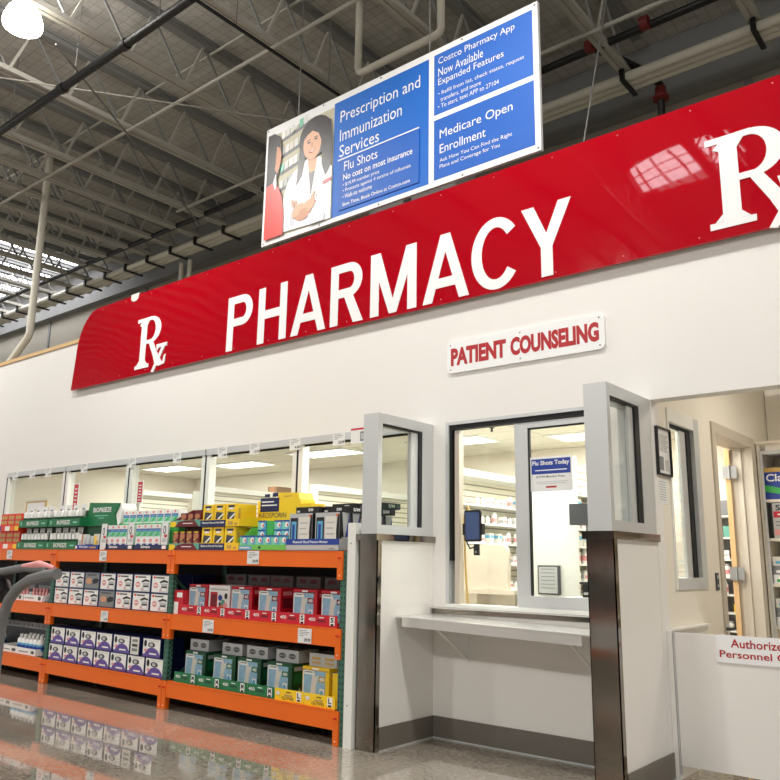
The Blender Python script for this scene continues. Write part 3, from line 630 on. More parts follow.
pur = carton(.325, .3, .195, 'navy', [('r', .03, .04, .97, .96, 'white'), ('p', [(.12, .04)]+[(.55+.43*math.cos(math.radians(a)), .04+.48*math.sin(math.radians(a))) for a in range(180, -1, -15)], 'purple'), ('r', .03, .04, .35, .16, 'purple'), ('e', .5, .66, .2, .14, 'dark_gray'), ('e', .48, .66, .1, .09, 'light_gray'), ('e', .16, .72, .08, .18, 'black'), ('r', .3, .86, .9, .92, 'off_white'), ('r', 0.400, 0.160, 0.800, 0.240, 'white'), ('p', [(.08, .34), (.2, .46), (.3, .36), (.2, .28)], 'pink')])
pur_s = carton(.17, .3, .195, 'navy', [('r', .05, .04, .95, .96, 'off_white'), ('r', .2, .7, .8, .85, 'gray'), ('r', .2, .45, .8, .6, 'dark_gray'), ('r', .2, .2, .8, .36, 'gray')])
def glove(c, c2, w=.33, h=.30):
    return carton(w, .29, h, c, [('r', .06, .08, .86, .90, 'glove_blue'), ('r', .02, .10, .06, .88, 'white'), ('p', [(.3, .1), (.5, .1), (.52, .5), (.62, .8), (.5, .72), (.46, .86), (.38, .84), (.34, .5)], 'off_white'), ('r', .08, .78, .42, .92, 'white'), ('r', 0.110, 0.834, 0.390, 0.866, 'gray'),
        ('r', .62, .60, .86, .76, c2), ('t', '400', .65, .63, .83, .73, 'white', .03), ('r', .66, .12, .84, .42, 'white'), ('e', .74, .28, .07, .1, 'sky'), ('r', .02, .90, .98, .93, c2), ('r', .38, .93, .62, .98, 'white')],
        [('r', .1, .78, .5, .9, 'pink' if c == 'red' else 'light_gray'), ('p', [(.1, .05), (.2, .25), (.26, .12), (.36, .3), (.42, .14), (.52, .26), (.6, .1), (.7, .22), (.8, .05)], 'off_white'), ('r', .1, .4, .9, .7, c2)])
g_red = glove('red', 'dark_red', .31); g_green = glove('dark_green', 'green'); g_yel = glove('yellow', 'gold')
g_white = carton(.33, .29, .30, 'white', [('r', .08, .12, .42, .78, 'red'), ('r', .12, .3, .38, .7, 'dark_red'), ('t', '400', .12, .16, .38, .27, 'white', .02), ('r', .08, .84, .92, .9, 'light_gray'), ('e', .56, .6, .1, .1, 'blue'), ('e', .7, .45, .1, .09, 'teal'), ('e', .62, .3, .12, .09, 'copper'), ('e', .83, .66, .07, .1, 'hair'), ('e', .82, .36, .09, .1, 'pink'), ('e', .56, .4, .05, .06, 'navy')])
def gtray(c, dark, sz, w=.37, tcol='white'):
    return tray(w, .42, .10, .14, c, c, [('t', '400' if sz != 'L' else 'GLOVES', .06 if sz != 'L' else .25, .42 if sz != 'L' else .10, .28 if sz != 'L' else .66, .72 if sz != 'L' else .36, tcol, .01), ('r', .40, .72, .56, .80, 'white' if sz != 'L' else 'black'), ('r', .34, .40, .62, .58, dark), ('r', .76, .14, .92, .90, 'white'), ('r', .79, .14, .89, .30, 'black'), ('t', sz, .79, .40, .89, .84, 'black', .03)]
                + ([('e', .12, .6, .07, .18, 'off_white')] if sz == 'L' else []), slope=.9, sides=())
t_red = gtray('red', 'dark_red', 'S'); t_green = gtray('green', 'dark_green', 'M'); t_yel = gtray('yellow', 'gold', 'L', .37, 'black')
gray_c = carton(.30, .26, .11, 'light_gray', [('e', .28, .5, .16, .22, 'dark_gray'), ('e', .72, .5, .16, .22, 'dark_gray'), ('r', .14, .42, .42, .58, 'gray'), ('r', .58, .42, .86, .58, 'gray')])
gray_r = carton(.33, .26, .11, 'gray', [('e', .27, .6, .15, .2, 'dark_red'), ('e', .73, .6, .15, .2, 'dark_red'), ('r', .12, .42, .42, .5, 'dark_gray'), ('r', .58, .42, .88, .5, 'dark_gray')])
gray_y = carton(.34, .26, .11, 'light_gray', [('r', .1, .5, .42, .7, 'gold'), ('r', .58, .5, .9, .7, 'gold'), ('r', .1, .2, .42, .35, 'gold'), ('r', .58, .2, .9, .35, 'gold')])
# --- middle shelf, left bay
PX = [-9.555, -9.20, -8.80, -8.415, -8.08, -7.745]
for r, (z, nm) in enumerate(((ZM, 'lower'), (ZM+.1955, 'upper'))):
    for i in range(7):
        x = -9.52+.3405*i; me = pad
        lb = 'white and navy boxed pads, %s, %s row on the middle shelf' % (nth(i, 7), nm)
        if (r, i) in ((1, 2), (0, 3)):
            me = pad_d; lb = 'grey printed pad box turned round, %s, %s row on the middle shelf' % (nth(i, 7), nm)
        put(me, 'pad_box', (x, YP+.155, z), lb, 'box', 'pad boxes on the middle shelf', random.uniform(-.008, .008))
# --- bottom shelf, left bay
for r, (z, nm) in enumerate(((ZL, 'lower'), (ZL+.1955, 'upper'))):
    xs_ = [-9.52+.3405*i for i in range(7)] if r == 0 else [-9.50, -9.155, -8.81, -8.47, -8.12, -7.86, -7.55]
    for i, x in enumerate(xs_):
        me = pur_s if (r, i) == (1, 5) else pur
        lb = ('narrow off white carton side between purple boxes, upper row of the bottom shelf' if me is pur_s else 'white and purple boxed pads, %s, %s row on the bottom shelf' % (nth(i, 7), nm))
        put(me, 'pad_box', (x, YP+.155, z), lb, 'box', 'purple pad boxes on the bottom shelf')
# --- middle shelf, right bay
for i in range(6):
    x = -6.90+.372*i
    tr = put(t_red, 'display_tray', (x, YP+.21, ZM), 'red glove tray marked 400 and size S, %s on the middle shelf' % nth(i, 6), 'tray', 'red glove trays')
for i, (x, me) in enumerate(((-6.92, g_red), (-6.58, g_white), (-6.235, g_red), (-5.83, g_red), (-5.35, g_red), (-4.985, g_red))):
    lb = 'white glove box with red panel and people picture in the red trays' if me is g_white else 'red boxed gloves with blue hand picture, %s in the red trays' % nth(i, 6)
    put(me, 'glove_box', (x, YP+.235, ZM+.0045), lb, 'box', 'red glove boxes')
for i in range(6):
    put(g_red, 'glove_box', (-6.95+.36*i, 5.79, ZM), 'red glove box in the shaded rear row under the grey cartons, %s' % nth(i, 6), 'box', 'rear red glove boxes')
for i, x in enumerate((-6.75, -6.38, -6.04, -5.66, -5.27)):
    put(gray_r, 'glove_carton', (x, 5.79, ZM+.301), 'grey carton with dark red ovals on the rear glove boxes, %s' % nth(i, 5), 'box', 'grey cartons with red ovals')
for k_ in range(2): put(pad, 'pad_box', (-7.52, 5.73, ZM+.1955*k_), 'white pad box in the shaded rear behind the middle green upright, %s' % ('lower', 'upper')[k_], 'box')
put(carton(.15, .12, .24, 'red', [('r', .3, .7, .9, .9, 'white'), ('r', .0, .0, .5, .5, 'white')]), 'glove_box', (-7.155, YP+.08, ZM), 'narrow red and white box beside the green upright on the middle shelf', 'box')
# --- bottom shelf, right bay
for i in range(6):
    x = -6.93+.378*i
    if i < 4: put(t_green, 'display_tray', (x, YP+.21, ZL), 'green glove tray marked 400 and size M, %s of the green ones' % nth(i, 4), 'tray', 'green glove trays')
    else: put(t_yel, 'display_tray', (x, YP+.21, ZL), 'yellow GLOVES tray marked size L, %s of the two' % ('left' if i == 4 else 'right'), 'tray', 'yellow glove trays')
for i, x in enumerate((-6.93, -6.47, -6.10, -5.68)):
    put(g_green, 'glove_box', (x+.03, YP+.235, ZL+.0045), 'green boxed gloves with blue hand picture, %s in the green trays' % nth(i, 4), 'box', 'green glove boxes')
    put(gray_c, 'glove_carton', (x+(.06 if i else .0), YP+.285, ZL+.305), 'grey carton with two dark ovals on top of green glove box, %s' % nth(i, 4), 'box', 'grey cartons with dark ovals')
for i, x in enumerate((-6.95, -6.58, -6.22, -5.84, -5.47, -5.05)):
    put(g_green if i < 4 else g_yel, 'glove_box', (x, 5.80, ZL), '%s glove box in the shaded rear row of the bottom shelf, %s' % ('green' if i < 4 else 'yellow', nth(i, 6)), 'box', 'rear glove boxes on the bottom shelf')
put(g_yel, 'glove_box', (-5.18, YP+.235, ZL+.0045), 'yellow boxed gloves with hand picture in the yellow trays', 'box')
put(carton(.09, .25, .27, 'yellow'), 'glove_box', (-4.93, YP+.215, ZL+.0045), 'plain yellow box side at the right end of the yellow trays', 'box')
put(gray_y, 'glove_carton', (-5.16, YP+.285, ZL+.305), 'grey carton with yellow bars on top of the yellow glove box', 'box')
# --- third bay, far left
tw = tray(.48, .3, .075, .09, 'white', 'off_white', [('r', 0.200, 0.420, 0.550, 0.580, 'gray'), ('r', .78, .2, .92, .8, 'dark_gray'), ('r', .08, .4, .16, .6, 'gray')])
for i, x in enumerate((-10.72, -10.21)):
    put(tw, 'display_tray', (x, YP+.155, ZM), 'low white tray with grey print on the far left middle shelf, %s' % ('left' if i == 0 else 'right'), 'tray')
tb = MB(); tb.lathe([(.018, 0), (.018, .11), (.014, .115), (.016, .12), (.016, .155)], 'pink', n=10); tb = tb.mesh('pink_tube')
n_ = 0
for x0 in (-10.72, -10.21):
    for k in range(5):
        put(tb, 'slim_tube', (x0-.17+.085*k, YP+.1, ZM+.0045), 'slim pink capped tube in the %s white tray, %s' % ('left' if x0 < -10.5 else 'right', nth(k, 5)), 'tube', 'pink tubes in the white trays'); n_ += 1
for i in range(3): put(carton(.42, .25, .26, 'dark_gray', [('r', .1, .5, .9, .7, 'gray')]), 'dark_carton', (-10.95+.44*i, 5.66, ZM), 'dark carton behind the pink tubes, %s' % nth(i, 3), 'box', 'dark cartons on the far left shelf')
tw2 = tray(.98, .4, .085, .09, 'white', 'off_white', [('r', 0.080, 0.405, 0.300, 0.545, 'gray'), ('r', .36, .3, .46, .7, 'dark_gray'), ('r', 0.550, 0.405, 0.800, 0.545, 'gray'), ('r', .88, .3, .95, .7, 'dark_gray')])
put(tw2, 'display_tray', (-10.48, YP+.205, ZL), 'long low white tray of white bottles on the far left bottom shelf', 'tray')
bt = MB(); bt.lathe([(.048, 0), (.05, .01), (.05, .15), (.045, .175), (.02, .20)], 'white', n=14); bt.lathe([(.0505, .045), (.0505, .13)], 'sky', n=14); bt.lathe([(.0508, .07), (.0508, .105)], 'blue', n=14); bt.lathe([(.022, .20), (.022, .235)], 'white', n=12); bt = bt.mesh('bottle')
for r in range(2):
    for i in range(6):
        put(bt, 'white_bottle', (-10.55+.1035*i, YP+.09+.12*r, ZL+.0045), 'blue labelled white bottle, %s, %s row of the white tray' % (nth(i, 6), ('front', 'back')[r]), 'bottle', 'white bottles in the low tray')
for r in range(2):
    for i in range(5):
        put(bt, 'white_bottle', (-11.70+.105*i, YP+.07+.12*r, ZL), 'white bottle, %s, %s row of the cluster at far left' % (nth(i, 5), ('front', 'back')[r]), 'bottle', 'white bottles at the left edge')
for i in range(3): put(carton(.40, .25, .34, 'light_gray', [('r', 0, 0, 1, .78, 'dark_gray'), ('e', .2, .89, .06, .06, 'gray'), ('e', .5, .89, .06, .06, 'gray'), ('e', .8, .89, .06, .06, 'gray')]), 'cup_carton', (-11.45+.41*i, 5.76, ZL), 'tall dark carton with grey top band behind the white bottles, %s' % nth(i, 3), 'box', 'tall cartons behind the bottles')
# --- top shelf
YS = 5.225
o_tray = tray(.62, .3, .075, .2, 'red_orange', 'red_orange', [('r', .38, .1, .6, .9, 'white'), ('r', .6, .1, .84, .9, 'orange'), ('r', .84, .1, 1, .9, 'yellow'), ('r', .0, .1, .2, .9, 'purple')], slope=.3)
o_box = carton(.19, .2, .235, 'red_orange', [('e', .3, .78, .22, .11, 'gold'), ('e', .72, .78, .2, .11, 'gold'), ('e', .3, .5, .22, .11, 'gold'), ('e', .72, .5, .2, .11, 'gold'), ('r', .0, .60, 1, .64, 'red')])
for k, z in enumerate((ZT, ZT+.241)):
    put(o_tray, 'display_tray', (-11.12, YS+.155, z), 'red orange tray with yellow lip at far left of top shelf, %s tier' % ('lower', 'upper')[k], 'tray')
    for i in range(3): put(o_box, 'red_box', (-11.32+.2*i, YS+.145, z+.0045), 'red orange box with gold ovals in the %s tray, %s' % (('lower', 'upper')[k], nth(i, 3)), 'box', 'red orange boxes with gold ovals')
gt = tray(.755, .3, .095, .20, 'green', 'dark_green', [('t', 'BIOFREEZE', .28, .26, .70, .80, 'white', .015), ('r', .06, .3, .1, .8, 'mint'), ('r', .8, .4, .93, .6, 'mint')], slope=.7)
pk = MB(); pk.poly([(-.02, .0), (.02, .0), (.066, .27), (-.066, .27)], (0, .02, 0), X, Z, 'paper', .004); pk.poly([(-.03, .205), (.03, .205), (.03, .225), (-.03, .225)], (0, .0145, 0), X, Z, 'gray')
pk = pk
pk.lathe([(.03, 0), (.03, .055), (.031, .12), (.031, .18), (.026, .195), (.02, .20)], 'white', c=(-.04, -.03, 0), n=12); pk.lathe([(.034, .002), (.034, .122)], 'dark_green', c=(-.04, -.03, 0), n=12)
pk.lathe([(.028, .12), (.032, .15), (.034, .20)], 'white', c=(.045, -.03, 0), n=12); pk.lathe([(.03, 0), (.03, .12)], 'dark_green', c=(.045, -.03, 0), n=12); pk = pk.mesh('roll_on_pack')
gi = 0
for z, tn, xs2 in ((ZT, 'lower', (-10.43, -9.66)), (ZT+.285, 'upper', (-10.42, -9.63))):
    for j, x in enumerate(xs2):
        sd = ('left', 'right')[j]
        put(gt, 'display_tray', (x, YS+.155, z), 'green BIOFREEZE display tray, %s one of the %s tier' % (sd, tn), 'tray', 'green pain relief trays')
        for i in range(4): put(pk, 'roll_on_pack', (x-.27+.18*i, YS+.09, z+.0045), 'white roll on tube pack in the %s %s green tray, %s' % (tn, sd, nth(i, 4)), 'package', 'roll on packs')
        for i in range(2): put(carton(.36, .12, .28 if tn == 'lower' else .2, 'dark_green'), 'green_carton', (x-.185+.37*i, YS+.235, z+.0045), 'dark green carton behind the packs in the %s %s tray, %s' % (tn, sd, ('left', 'right')[i]), 'box', 'dark green cartons')
m = MB(); m.box(-.34, .26, -.1, .15, 0, .285, 'dark_green'); put(m.mesh('green_carton'), 'green_carton', (-8.95, YS+.24, ZT), 'dark green base carton under the tilted green display box', 'box')
m = MB(); m.poly([(-.37, 0), (.28, 0), (.24, .13), (.33, .265), (-.33, .29)], (0, .12, 0), X, Z, 'green', .24)
m.poly([(.25, .13), (.34, .265), (.37, .2), (.34, .04), (.30, .0)], (0, .1, 0), X, Z, 'white', .2); m.text('BIOFREEZE', (-.23, -.1205, .165), X, Z, .40, .058, 'white', .02); m.box(-.19, .10, -.1205, -.12, .118, .128, 'mint'); m.box(-.11, .02, -.1205, -.12, .09, .098, 'mint')
put(m.mesh('display_box'), 'display_box', (-8.91, YS+.235, ZT+.286), 'large green BIOFREEZE display box lying on the green cartons', 'box')
st1 = tray(.53, .16, .055, .10, 'blue', 'blue', [('t', 'Salonpas', .2, .25, .55, .85, 'white', .02), ('r', .62, .3, .9, .6, 'gold'), ('r', .02, .2, .1, .8, 'white')], slope=.2)
put(st1, 'display_tray', (-9.04, YS+.085, ZT), 'small blue lipped Salonpas tray in front of the green carton', 'tray')
put(carton(.11, .09, .18, 'white', [('r', .7, 0, 1, 1, 'copper'), ('r', .2, .3, .6, .6, 'light_gray')]), 'medicine_box', (-9.22, YS+.07, ZT+.0045), 'white box with tan edge in the small blue tray', 'box')
jr = MB(); jr.lathe([(.05, 0), (.052, .01), (.052, .05), (.04, .06)], 'navy', n=14); jr.lathe([(.042, .06), (.045, .13), (.035, .16)], 'light_gray', n=14); jr.lathe([(.053, .02), (.053, .035)], 'white', n=14); jr = jr.mesh('jar')
for i in range(2): put(jr, 'cream_jar', (-9.10+.12*i, YS+.07, ZT+.0045), 'dark blue and grey jar in the small blue tray, %s one' % ('left', 'right')[i], 'jar', 'blue jars')
put(carton(.12, .09, .18, 'off_white', [('r', .1, .1, .5, .9, 'yellow'), ('e', .6, .4, .2, .2, 'gold')]), 'medicine_box', (-8.86, YS+.07, ZT+.0045), 'white and yellow box in the small blue tray', 'box')
st2 = tray(.64, .36, .055, .29, 'navy', 'blue', [('t', 'Salonpas', .22, .2, .5, .9, 'white', .03), ('r', .84, .2, .96, .85, 'white')], slope=.96, side='bright_green')
sp = carton(.115, .12, .145, 'white', [('r', .0, .1, 1, .5, 'mint'), ('r', .0, .46, 1, .68, 'blue'), ('r', .1, .5, .9, .6, 'sky'), ('e', .5, .85, .2, .1, 'pink'), ('p', [(.1, .12), (.6, .42), (.9, .42), (.5, .12)], 'bright_green'), ('r', .0, .0, .04, 1, 'light_gray')])
sp2 = carton(.115, .12, .13, 'white', [('r', .1, .0, .9, .35, 'navy'), ('r', .2, .36, .8, .5, 'blue'), ('e', .5, .75, .25, .16, 'pink')])
hp = MB(); hp.poly([(-.06, .0), (-.05, .30), (.06, .30), (.06, .02), (.03, -.0)], (0, 0, 0), X, Z, 'paper', .004); hp.poly([(.025*math.cos(k/3)-.0, .21+.045*math.sin(k/3)) for k in range(19)], (0, -.0045, 0), X, Z, 'navy'); hp.poly([(.013*math.cos(k/3)-.0, .21+.03*math.sin(k/3)) for k in range(19)], (0, -.005, 0), X, Z, 'paper'); hp.box(-.03, .04, -.005, -.0045, .08, .12, 'light_gray'); hp.box(0, .05, -.0055, -.0045, .13, .16, 'red'); hp = hp.mesh('header_card')
for j, x in enumerate((-8.37, -7.72)):
    sd = ('left', 'right')[j]
    put(st2, 'display_tray', (x, YS+.185, ZT), 'navy lipped Salonpas tray of patch boxes, %s of the two' % sd, 'tray', 'patch box trays')
    for i in range(4):
        put(sp2, 'patch_box', (x-.24+.117*i, YS+.07, ZT+.0045), 'navy based patch box in the %s Salonpas tray, %s, lower row' % (sd, nth(i, 4)), 'box', 'navy based patch boxes')
        put(sp, 'patch_box', (x-.24+.117*i, YS+.07, ZT+.135), 'green banded patch box in the %s Salonpas tray, %s, upper row' % (sd, nth(i, 4)), 'box', 'banded patch boxes')
    put(hp, 'header_card', (x+.245, YS+.012, ZT+.005), 'white card with a blue oval standing in the %s Salonpas tray' % sd, 'card', 'oval cards')
put(hp, 'header_card', (-8.66, YS-.004, ZT+.0), 'white card with a blue oval left of the Salonpas trays', 'card')
for i in range(4): put(carton(.30, .20, .30, 'bright_green'), 'green_carton', ((-8.525, -8.215, -7.875, -7.565)[i], YS+.25, ZT+.0045), 'plain bright green carton hidden behind the patch boxes, %s' % nth(i, 4), 'box', 'bright green cartons')
for i in range(8): put(sp, 'patch_box', (-8.475+.137*i, YS+.22, ZT+.3055), 'white patch box with green band on the topmost row, %s' % nth(i, 8), 'box', 'topmost patch boxes')
mt_ = tray(.52, .3, .07, .20, 'teal', 'maroon', [('r', .0, .0, .2, .8, 'yellow'), ('p', [(.15, 0), (.28, .75), (.5, .95), (.8, .95), (.95, 0)], 'maroon'), ('r', 0.420, 0.440, 0.750, 0.560, 'white')], slope=.95, side='maroon')
mb_ = carton(.105, .15, .19, 'maroon', [('e', .5, .75, .4, .17, 'copper'), ('e', .5, .3, .4, .17, 'copper'), ('e', .3, .55, .2, .06, 'gold'), ('e', .5, .04, .4, .05, 'yellow'), ('e', .5, .96, .4, .04, 'yellow')])
mb2 = carton(.105, .15, .14, 'maroon', [('e', .5, .75, .4, .19, 'copper'), ('e', .5, .28, .4, .19, 'copper'), ('e', .3, .5, .2, .06, 'gold')])
for k, z in enumerate((ZT, ZT+.243)):
    put(mt_, 'display_tray', (-7.11, YS+.155, z), 'maroon and teal display tray of bandage packs, %s tier' % ('lower', 'upper')[k], 'tray')
    for i in range(3 if k else 4): put(mb2 if k else mb_, 'bandage_box', (-7.29+(.12 if k else 0)+.118*i, YS+.10, z+.0045), 'maroon box with copper ovals in the %s maroon tray, %s' % (('lower', 'upper')[k], nth(i, 4)), 'box', 'maroon bandage boxes')
    if not k: put(carton(.48, .12, .238, 'maroon'), 'maroon_carton', (-7.11, YS+.24, z+.0045), 'long maroon carton supporting the upper maroon tray', 'box')
m = MB(); m.poly([(0, 0), (.12, .13), (.16, .13), (.16, 0)], (0, 0, 0), X, Z, 'maroon', .15); put(m.mesh('tray_wing'), 'maroon_wedge', (-7.36, YS+.20, ZT+.2475), 'slanted maroon carton end at the left of the upper bandage tray', 'box')
ny = tray(.62, .3, .075, .10, 'yellow', 'yellow', [('r', .0, .0, .66, .92, 'navy'), ('t', 'Maximum Strength Pain Relief', .05, .35, .62, .7, 'white', .02), ('r', .72, .2, .84, .7, 'gold'), ('r', .88, .2, .96, .5, 'gold')], slope=.2)
nb = carton(.165, .26, .225, 'yellow', [('r', .2, .84, .8, .93, 'navy'), ('r', .3, .74, .7, .82, 'white'), ('p', [(.1, .22), (.75, .22), (.9, .6), (.2, .66)], 'dark_gray'), ('p', [(.1, .22), (.3, .22), (.9, .52), (.88, .6)], 'white'), ('e', .3, .3, .1, .05, 'black')], [('r', .1, .2, .2, .8, 'gold')])
for k, z in enumerate((ZT, ZT+.236)):
    put(ny, 'display_tray', (-6.54+.0, YS+.155, z), 'yellow tray with navy lip of first aid ointment, %s tier' % ('lower', 'upper')[k], 'tray')
    for i in range(3): put(nb, 'ointment_box', (-6.745+.185*i, YS+.145, z+.0045), 'yellow ointment box with black and white picture in the %s tray, %s' % (('lower', 'upper')[k], nth(i, 3)), 'box', 'yellow ointment boxes')
put(carton(.66, .2, .30, 'yellow'), 'yellow_carton', (-6.0, YS+.42, ZT), 'plain yellow carton hidden behind the green display tray', 'box')
m = MB(); m.box(-.30, .33, -.1, .1, 0, .20, 'yellow'); m.poly([(-.02, .20), (.31, .20), (.29, .27), (.01, .28)], (0, .1, 0), X, Z, 'yellow', .2); m.text('NEOSPORIN', (-.27, -.1006, .03), X, Z, .40, .05, 'navy', .0); m.box(-.26, .02, -.1015, -.1, .09, .23, 'navy'); m.box(-.24, -.06, -.102, -.1015, .185, .197, 'white'); m.box(-.24, -.01, -.102, -.1015, .150, .162, 'white'); m.box(-.2, -.12, -.1012, -.1, .24, .27, 'navy'); m.box(-.08, .0, -.1012, -.1, .24, .28, 'navy')
m.box(.08, .2, -.1012, -.1, .235, .245, 'gold'); put(m.mesh('yellow_carton'), 'yellow_carton', (-6.0, YS+.40, ZT+.301), 'yellow NEOSPORIN display carton with navy label standing behind the green tray', 'box')
put(carton(.14, .2, .46, 'yellow', [('r', .1, .6, .9, .9, 'gold')]), 'yellow_carton', (-5.60, YS+.40, ZT), 'narrow yellow carton between the big yellow carton and the black boxes', 'box')
m = MB(); w_ = .73
m.box(-w_/2, w_/2, -.15, .15, 0, .004, 'lime'); m.box(-w_/2, w_/2, -.15, -.146, 0, .055, 'lime'); m.box(-w_/2, w_/2, .146, .15, 0, .29, 'lime'); m.box(w_/2-.004, w_/2, -.15, .15, 0, .29, 'lime')
m.poly([(0, 0), (.3, 0), (.3, .29), (.2, .26), (.06, .14), (0, .12)], (-w_/2, -.15, 0), Y, Z, 'lime', .004); m.box(-.10, -.0, -.02, 0, .15, .29, 'bright_green'); m.box(-w_/2, -w_/2+.2, -.1515, -.15, .005, .045, 'sky'); m.box(-w_/2+.02, -w_/2+.17, -.152, -.1515, .02, .03, 'white')
m.poly([(-w_/2, .12), (-w_/2+.22, .25), (-w_/2+.22, .12)], (0, .02, 0), X, Z, 'lime', .004)
m.poly([(.02*math.cos(k/3)-.05, .028+.012*math.sin(k/3)) for k in range(19)], (0, -.1515, 0), X, Z, 'dark_green'); put(m.mesh('display_tray'), 'display_tray', (-5.875, YS+.165, ZT), 'bright green stepped display tray of blue and white boxes', 'tray')
bx = carton(.108, .09, .088, 'sky', [('p', [(.0, .0), (.6, .0), (.2, 1), (.0, 1)], 'mint'), ('e', .6, .5, .25, .3, 'white'), ('e', .7, .45, .1, .16, 'red_orange'), ('r', .0, .85, 1, 1, 'blue')])
for i in range(6): put(bx, 'small_blue_box', (-6.165+.113*i, YS+.066, ZT+.055), 'small blue box in the green tray, bottom row, %s' % nth(i, 6), 'box', 'blue boxes bottom row')
for r in range(2):
    for i, x in enumerate((-6.04, -5.80, -5.69, -5.58)):
        put(bx, 'small_blue_box', (x, YS+.18, ZT+.116+.0885*r), 'small blue box in the green tray, %s rear row, %s' % (('middle', 'top')[r], nth(i, 4)), 'box', 'blue boxes rear rows')
put(carton(.70, .10, .0495, 'lime'), 'green_riser', (-5.88, YS+.066, ZT+.0045), 'long low green riser under the front blue boxes', 'box')
for x, w2 in ((-6.04, .11), (-5.69, .33)): put(carton(w2, .09, .111, 'lime'), 'green_riser', (x, YS+.18, ZT+.0045), 'plain green riser block under the %s rear blue boxes' % ('single' if w2 < .2 else 'grouped'), 'box')
bpt = tray(.68, .34, .105, .12, 'light_gray', 'gray', [('r', .0, .5, 1, 1, 'blue'), ('t', 'Bluetooth Blood Pressure Monitor', .14, .64, .80, .86, 'white', .02), ('r', 0.820, 0.168, 0.920, 0.232, 'gray'), ('r', .0, .0, 1, .08, 'gray')], slope=.1)
put(bpt, 'display_tray', (-5.195, YS+.165, ZT), 'grey and blue Bluetooth Blood Pressure Monitor tray at the right end of the top shelf', 'tray')
bpb = carton(.30, .13, .335, 'light_gray', [('r', .04, .05, .37, .88, 'black'), ('r', .09, .14, .31, .78, 'sky'), ('r', .13, .2, .24, .7, 'blue'), ('r', .42, .1, .88, .9, 'off_white'), ('r', .46, .72, .8, .75, 'grey_print'), ('r', .46, .57, .75, .60, 'grey_print'), ('r', .46, .42, .8, .45, 'grey_print'), ('r', .46, .2, .7, .26, 'grey_print'), ('p', [(.90, .05), (1, .05), (1, .95), (.94, .95), (.88, .5)], 'black'), ('e', .9, .93, .05, .03, 'orange')],
    [('p', [(0, 0), (.55, 0), (.25, 1), (0, 1)], 'black'), ('p', [(.35, 0), (1, 0), (1, 1)], 'blue'), ('p', [(.6, .05), (.9, .05), (.85, .4)], 'pink')])
for r in range(5):
    for i, x in enumerate((-5.36, -5.02)):
        lb = 'grey boxed blood pressure monitor with blue screen picture, %s %s' % (('front row', 'second row', 'third row', 'fourth row', 'rearmost row')[r], ('left', 'right')[i])
        put(bpb, 'monitor_box', (x, YS+.075+.137*r+(.06 if r > 1 else 0), ZT+(.0045 if r < 2 else 0)), lb, 'box', 'blood pressure monitor boxes')
blk = carton(.30, .26, .058, 'black', [('t', 'S/M', .55, .3, .75, .75, 'white', .03), ('r', .05, .15, .18, .45, 'light_gray')], [('t', 'S/M', .3, .25, .65, .78, 'white', .03), ('r', .75, .1, .95, .9, 'dark_gray')], [('r', .05, .05, .95, .95, 'dark_gray')])
for i, (x, y, k) in enumerate(((-5.30, YS+.16, 0), (-5.0, YS+.22, 0), (-5.27, YS+.60, 0), (-4.95, YS+.58, 0), (-4.95, YS+.66, 1), (-5.27, YS+.62, 1))):
    pos = ('front left', 'front right', 'rear left', 'rear right', 'topmost right', 'topmost left')[i]
    put(blk, 'cuff_box', (x, y, ZT+.341+.059*k), 'flat black S/M cuff box lying on the monitor boxes, %s' % pos, 'box', 'flat black cuff boxes')
# ------------------------------------------------------------------ price signs
def tagmesh(price, w=.13, h=.115):
    m = MB(); m.box(-w/2, w/2, -.001, .001, 0, h, 'paper')
    for k, ww in enumerate((.55, .75, .6, .3)): m.box(-w*.38, -w*.38+w*ww, -.0016, -.001, h*(.84-.12*k), h*(.88-.12*k), 'gray')
    m.text(price, (-w*.02, -.0016, h*.12), X, Z, w*.46, h*.22, 'black', .02); return m.mesh('price_card')
for i, (x, z, pr_) in enumerate(((-10.91, 1.475, '13.99'), (-8.60, 1.475, '24.99'), (-5.96, 1.475, '24.99'), (-10.85, .80, '9.99'), (-8.46, .80, '13.99'), (-6.58, .80, '24.99'), (-5.22, .80, '29.99'))):
    w3, h3 = (.17, .125) if x > -7 else (.15, .115)
    put(tagmesh(pr_, w3, h3), 'price_sign', (x, YR-.0045, z-.005), 'white price card on the %s orange beam, %s' % ('top' if z > 1 else 'middle', {-10.91: 'at far left', -8.6: 'under the Salonpas trays', -5.96: 'reading 24.99 below the green tray', -10.85: 'at the far left end', -8.46: 'under the pad boxes', -6.58: 'under the white glove box', -5.22: 'reading 29.99 at right'}[x]), 'price sign', 'price cards on the beams')
for i, (x, pr_) in enumerate(((-12.78, '9.99'), (-12.22, '13.99'), (-11.72, '13.99'), (-10.69, '9.99'), (-9.47, '13.99'), (-8.47, '9.99'), (-7.57, '7.49'), (-6.99, '13.99'), (-6.32, '4.69'), (-5.66, '33.99'))):
    put(tagmesh(pr_, .17, .14), 'price_sign', (x, YF-.0135, 2.70), 'white price card stuck on the window head rail, %s' % nth(i, 10), 'price sign', 'price cards on the window rail')
m = MB(); m.box(-.13, .13, -.001, .001, 0, .16, 'paper'); m.box(-.13, .13, -.0016, -.001, .14, .16, 'red'); m.box(.0, .06, -.0016, -.001, .02, .12, 'gray'); m.box(.012, .048, -.002, -.0016, .04, .10, 'light_gray'); put(m.mesh('price_card'), 'price_sign', (-5.36, YF-.0135, 2.70), 'white card with red edge and device picture beside the left wing frame', 'price sign')
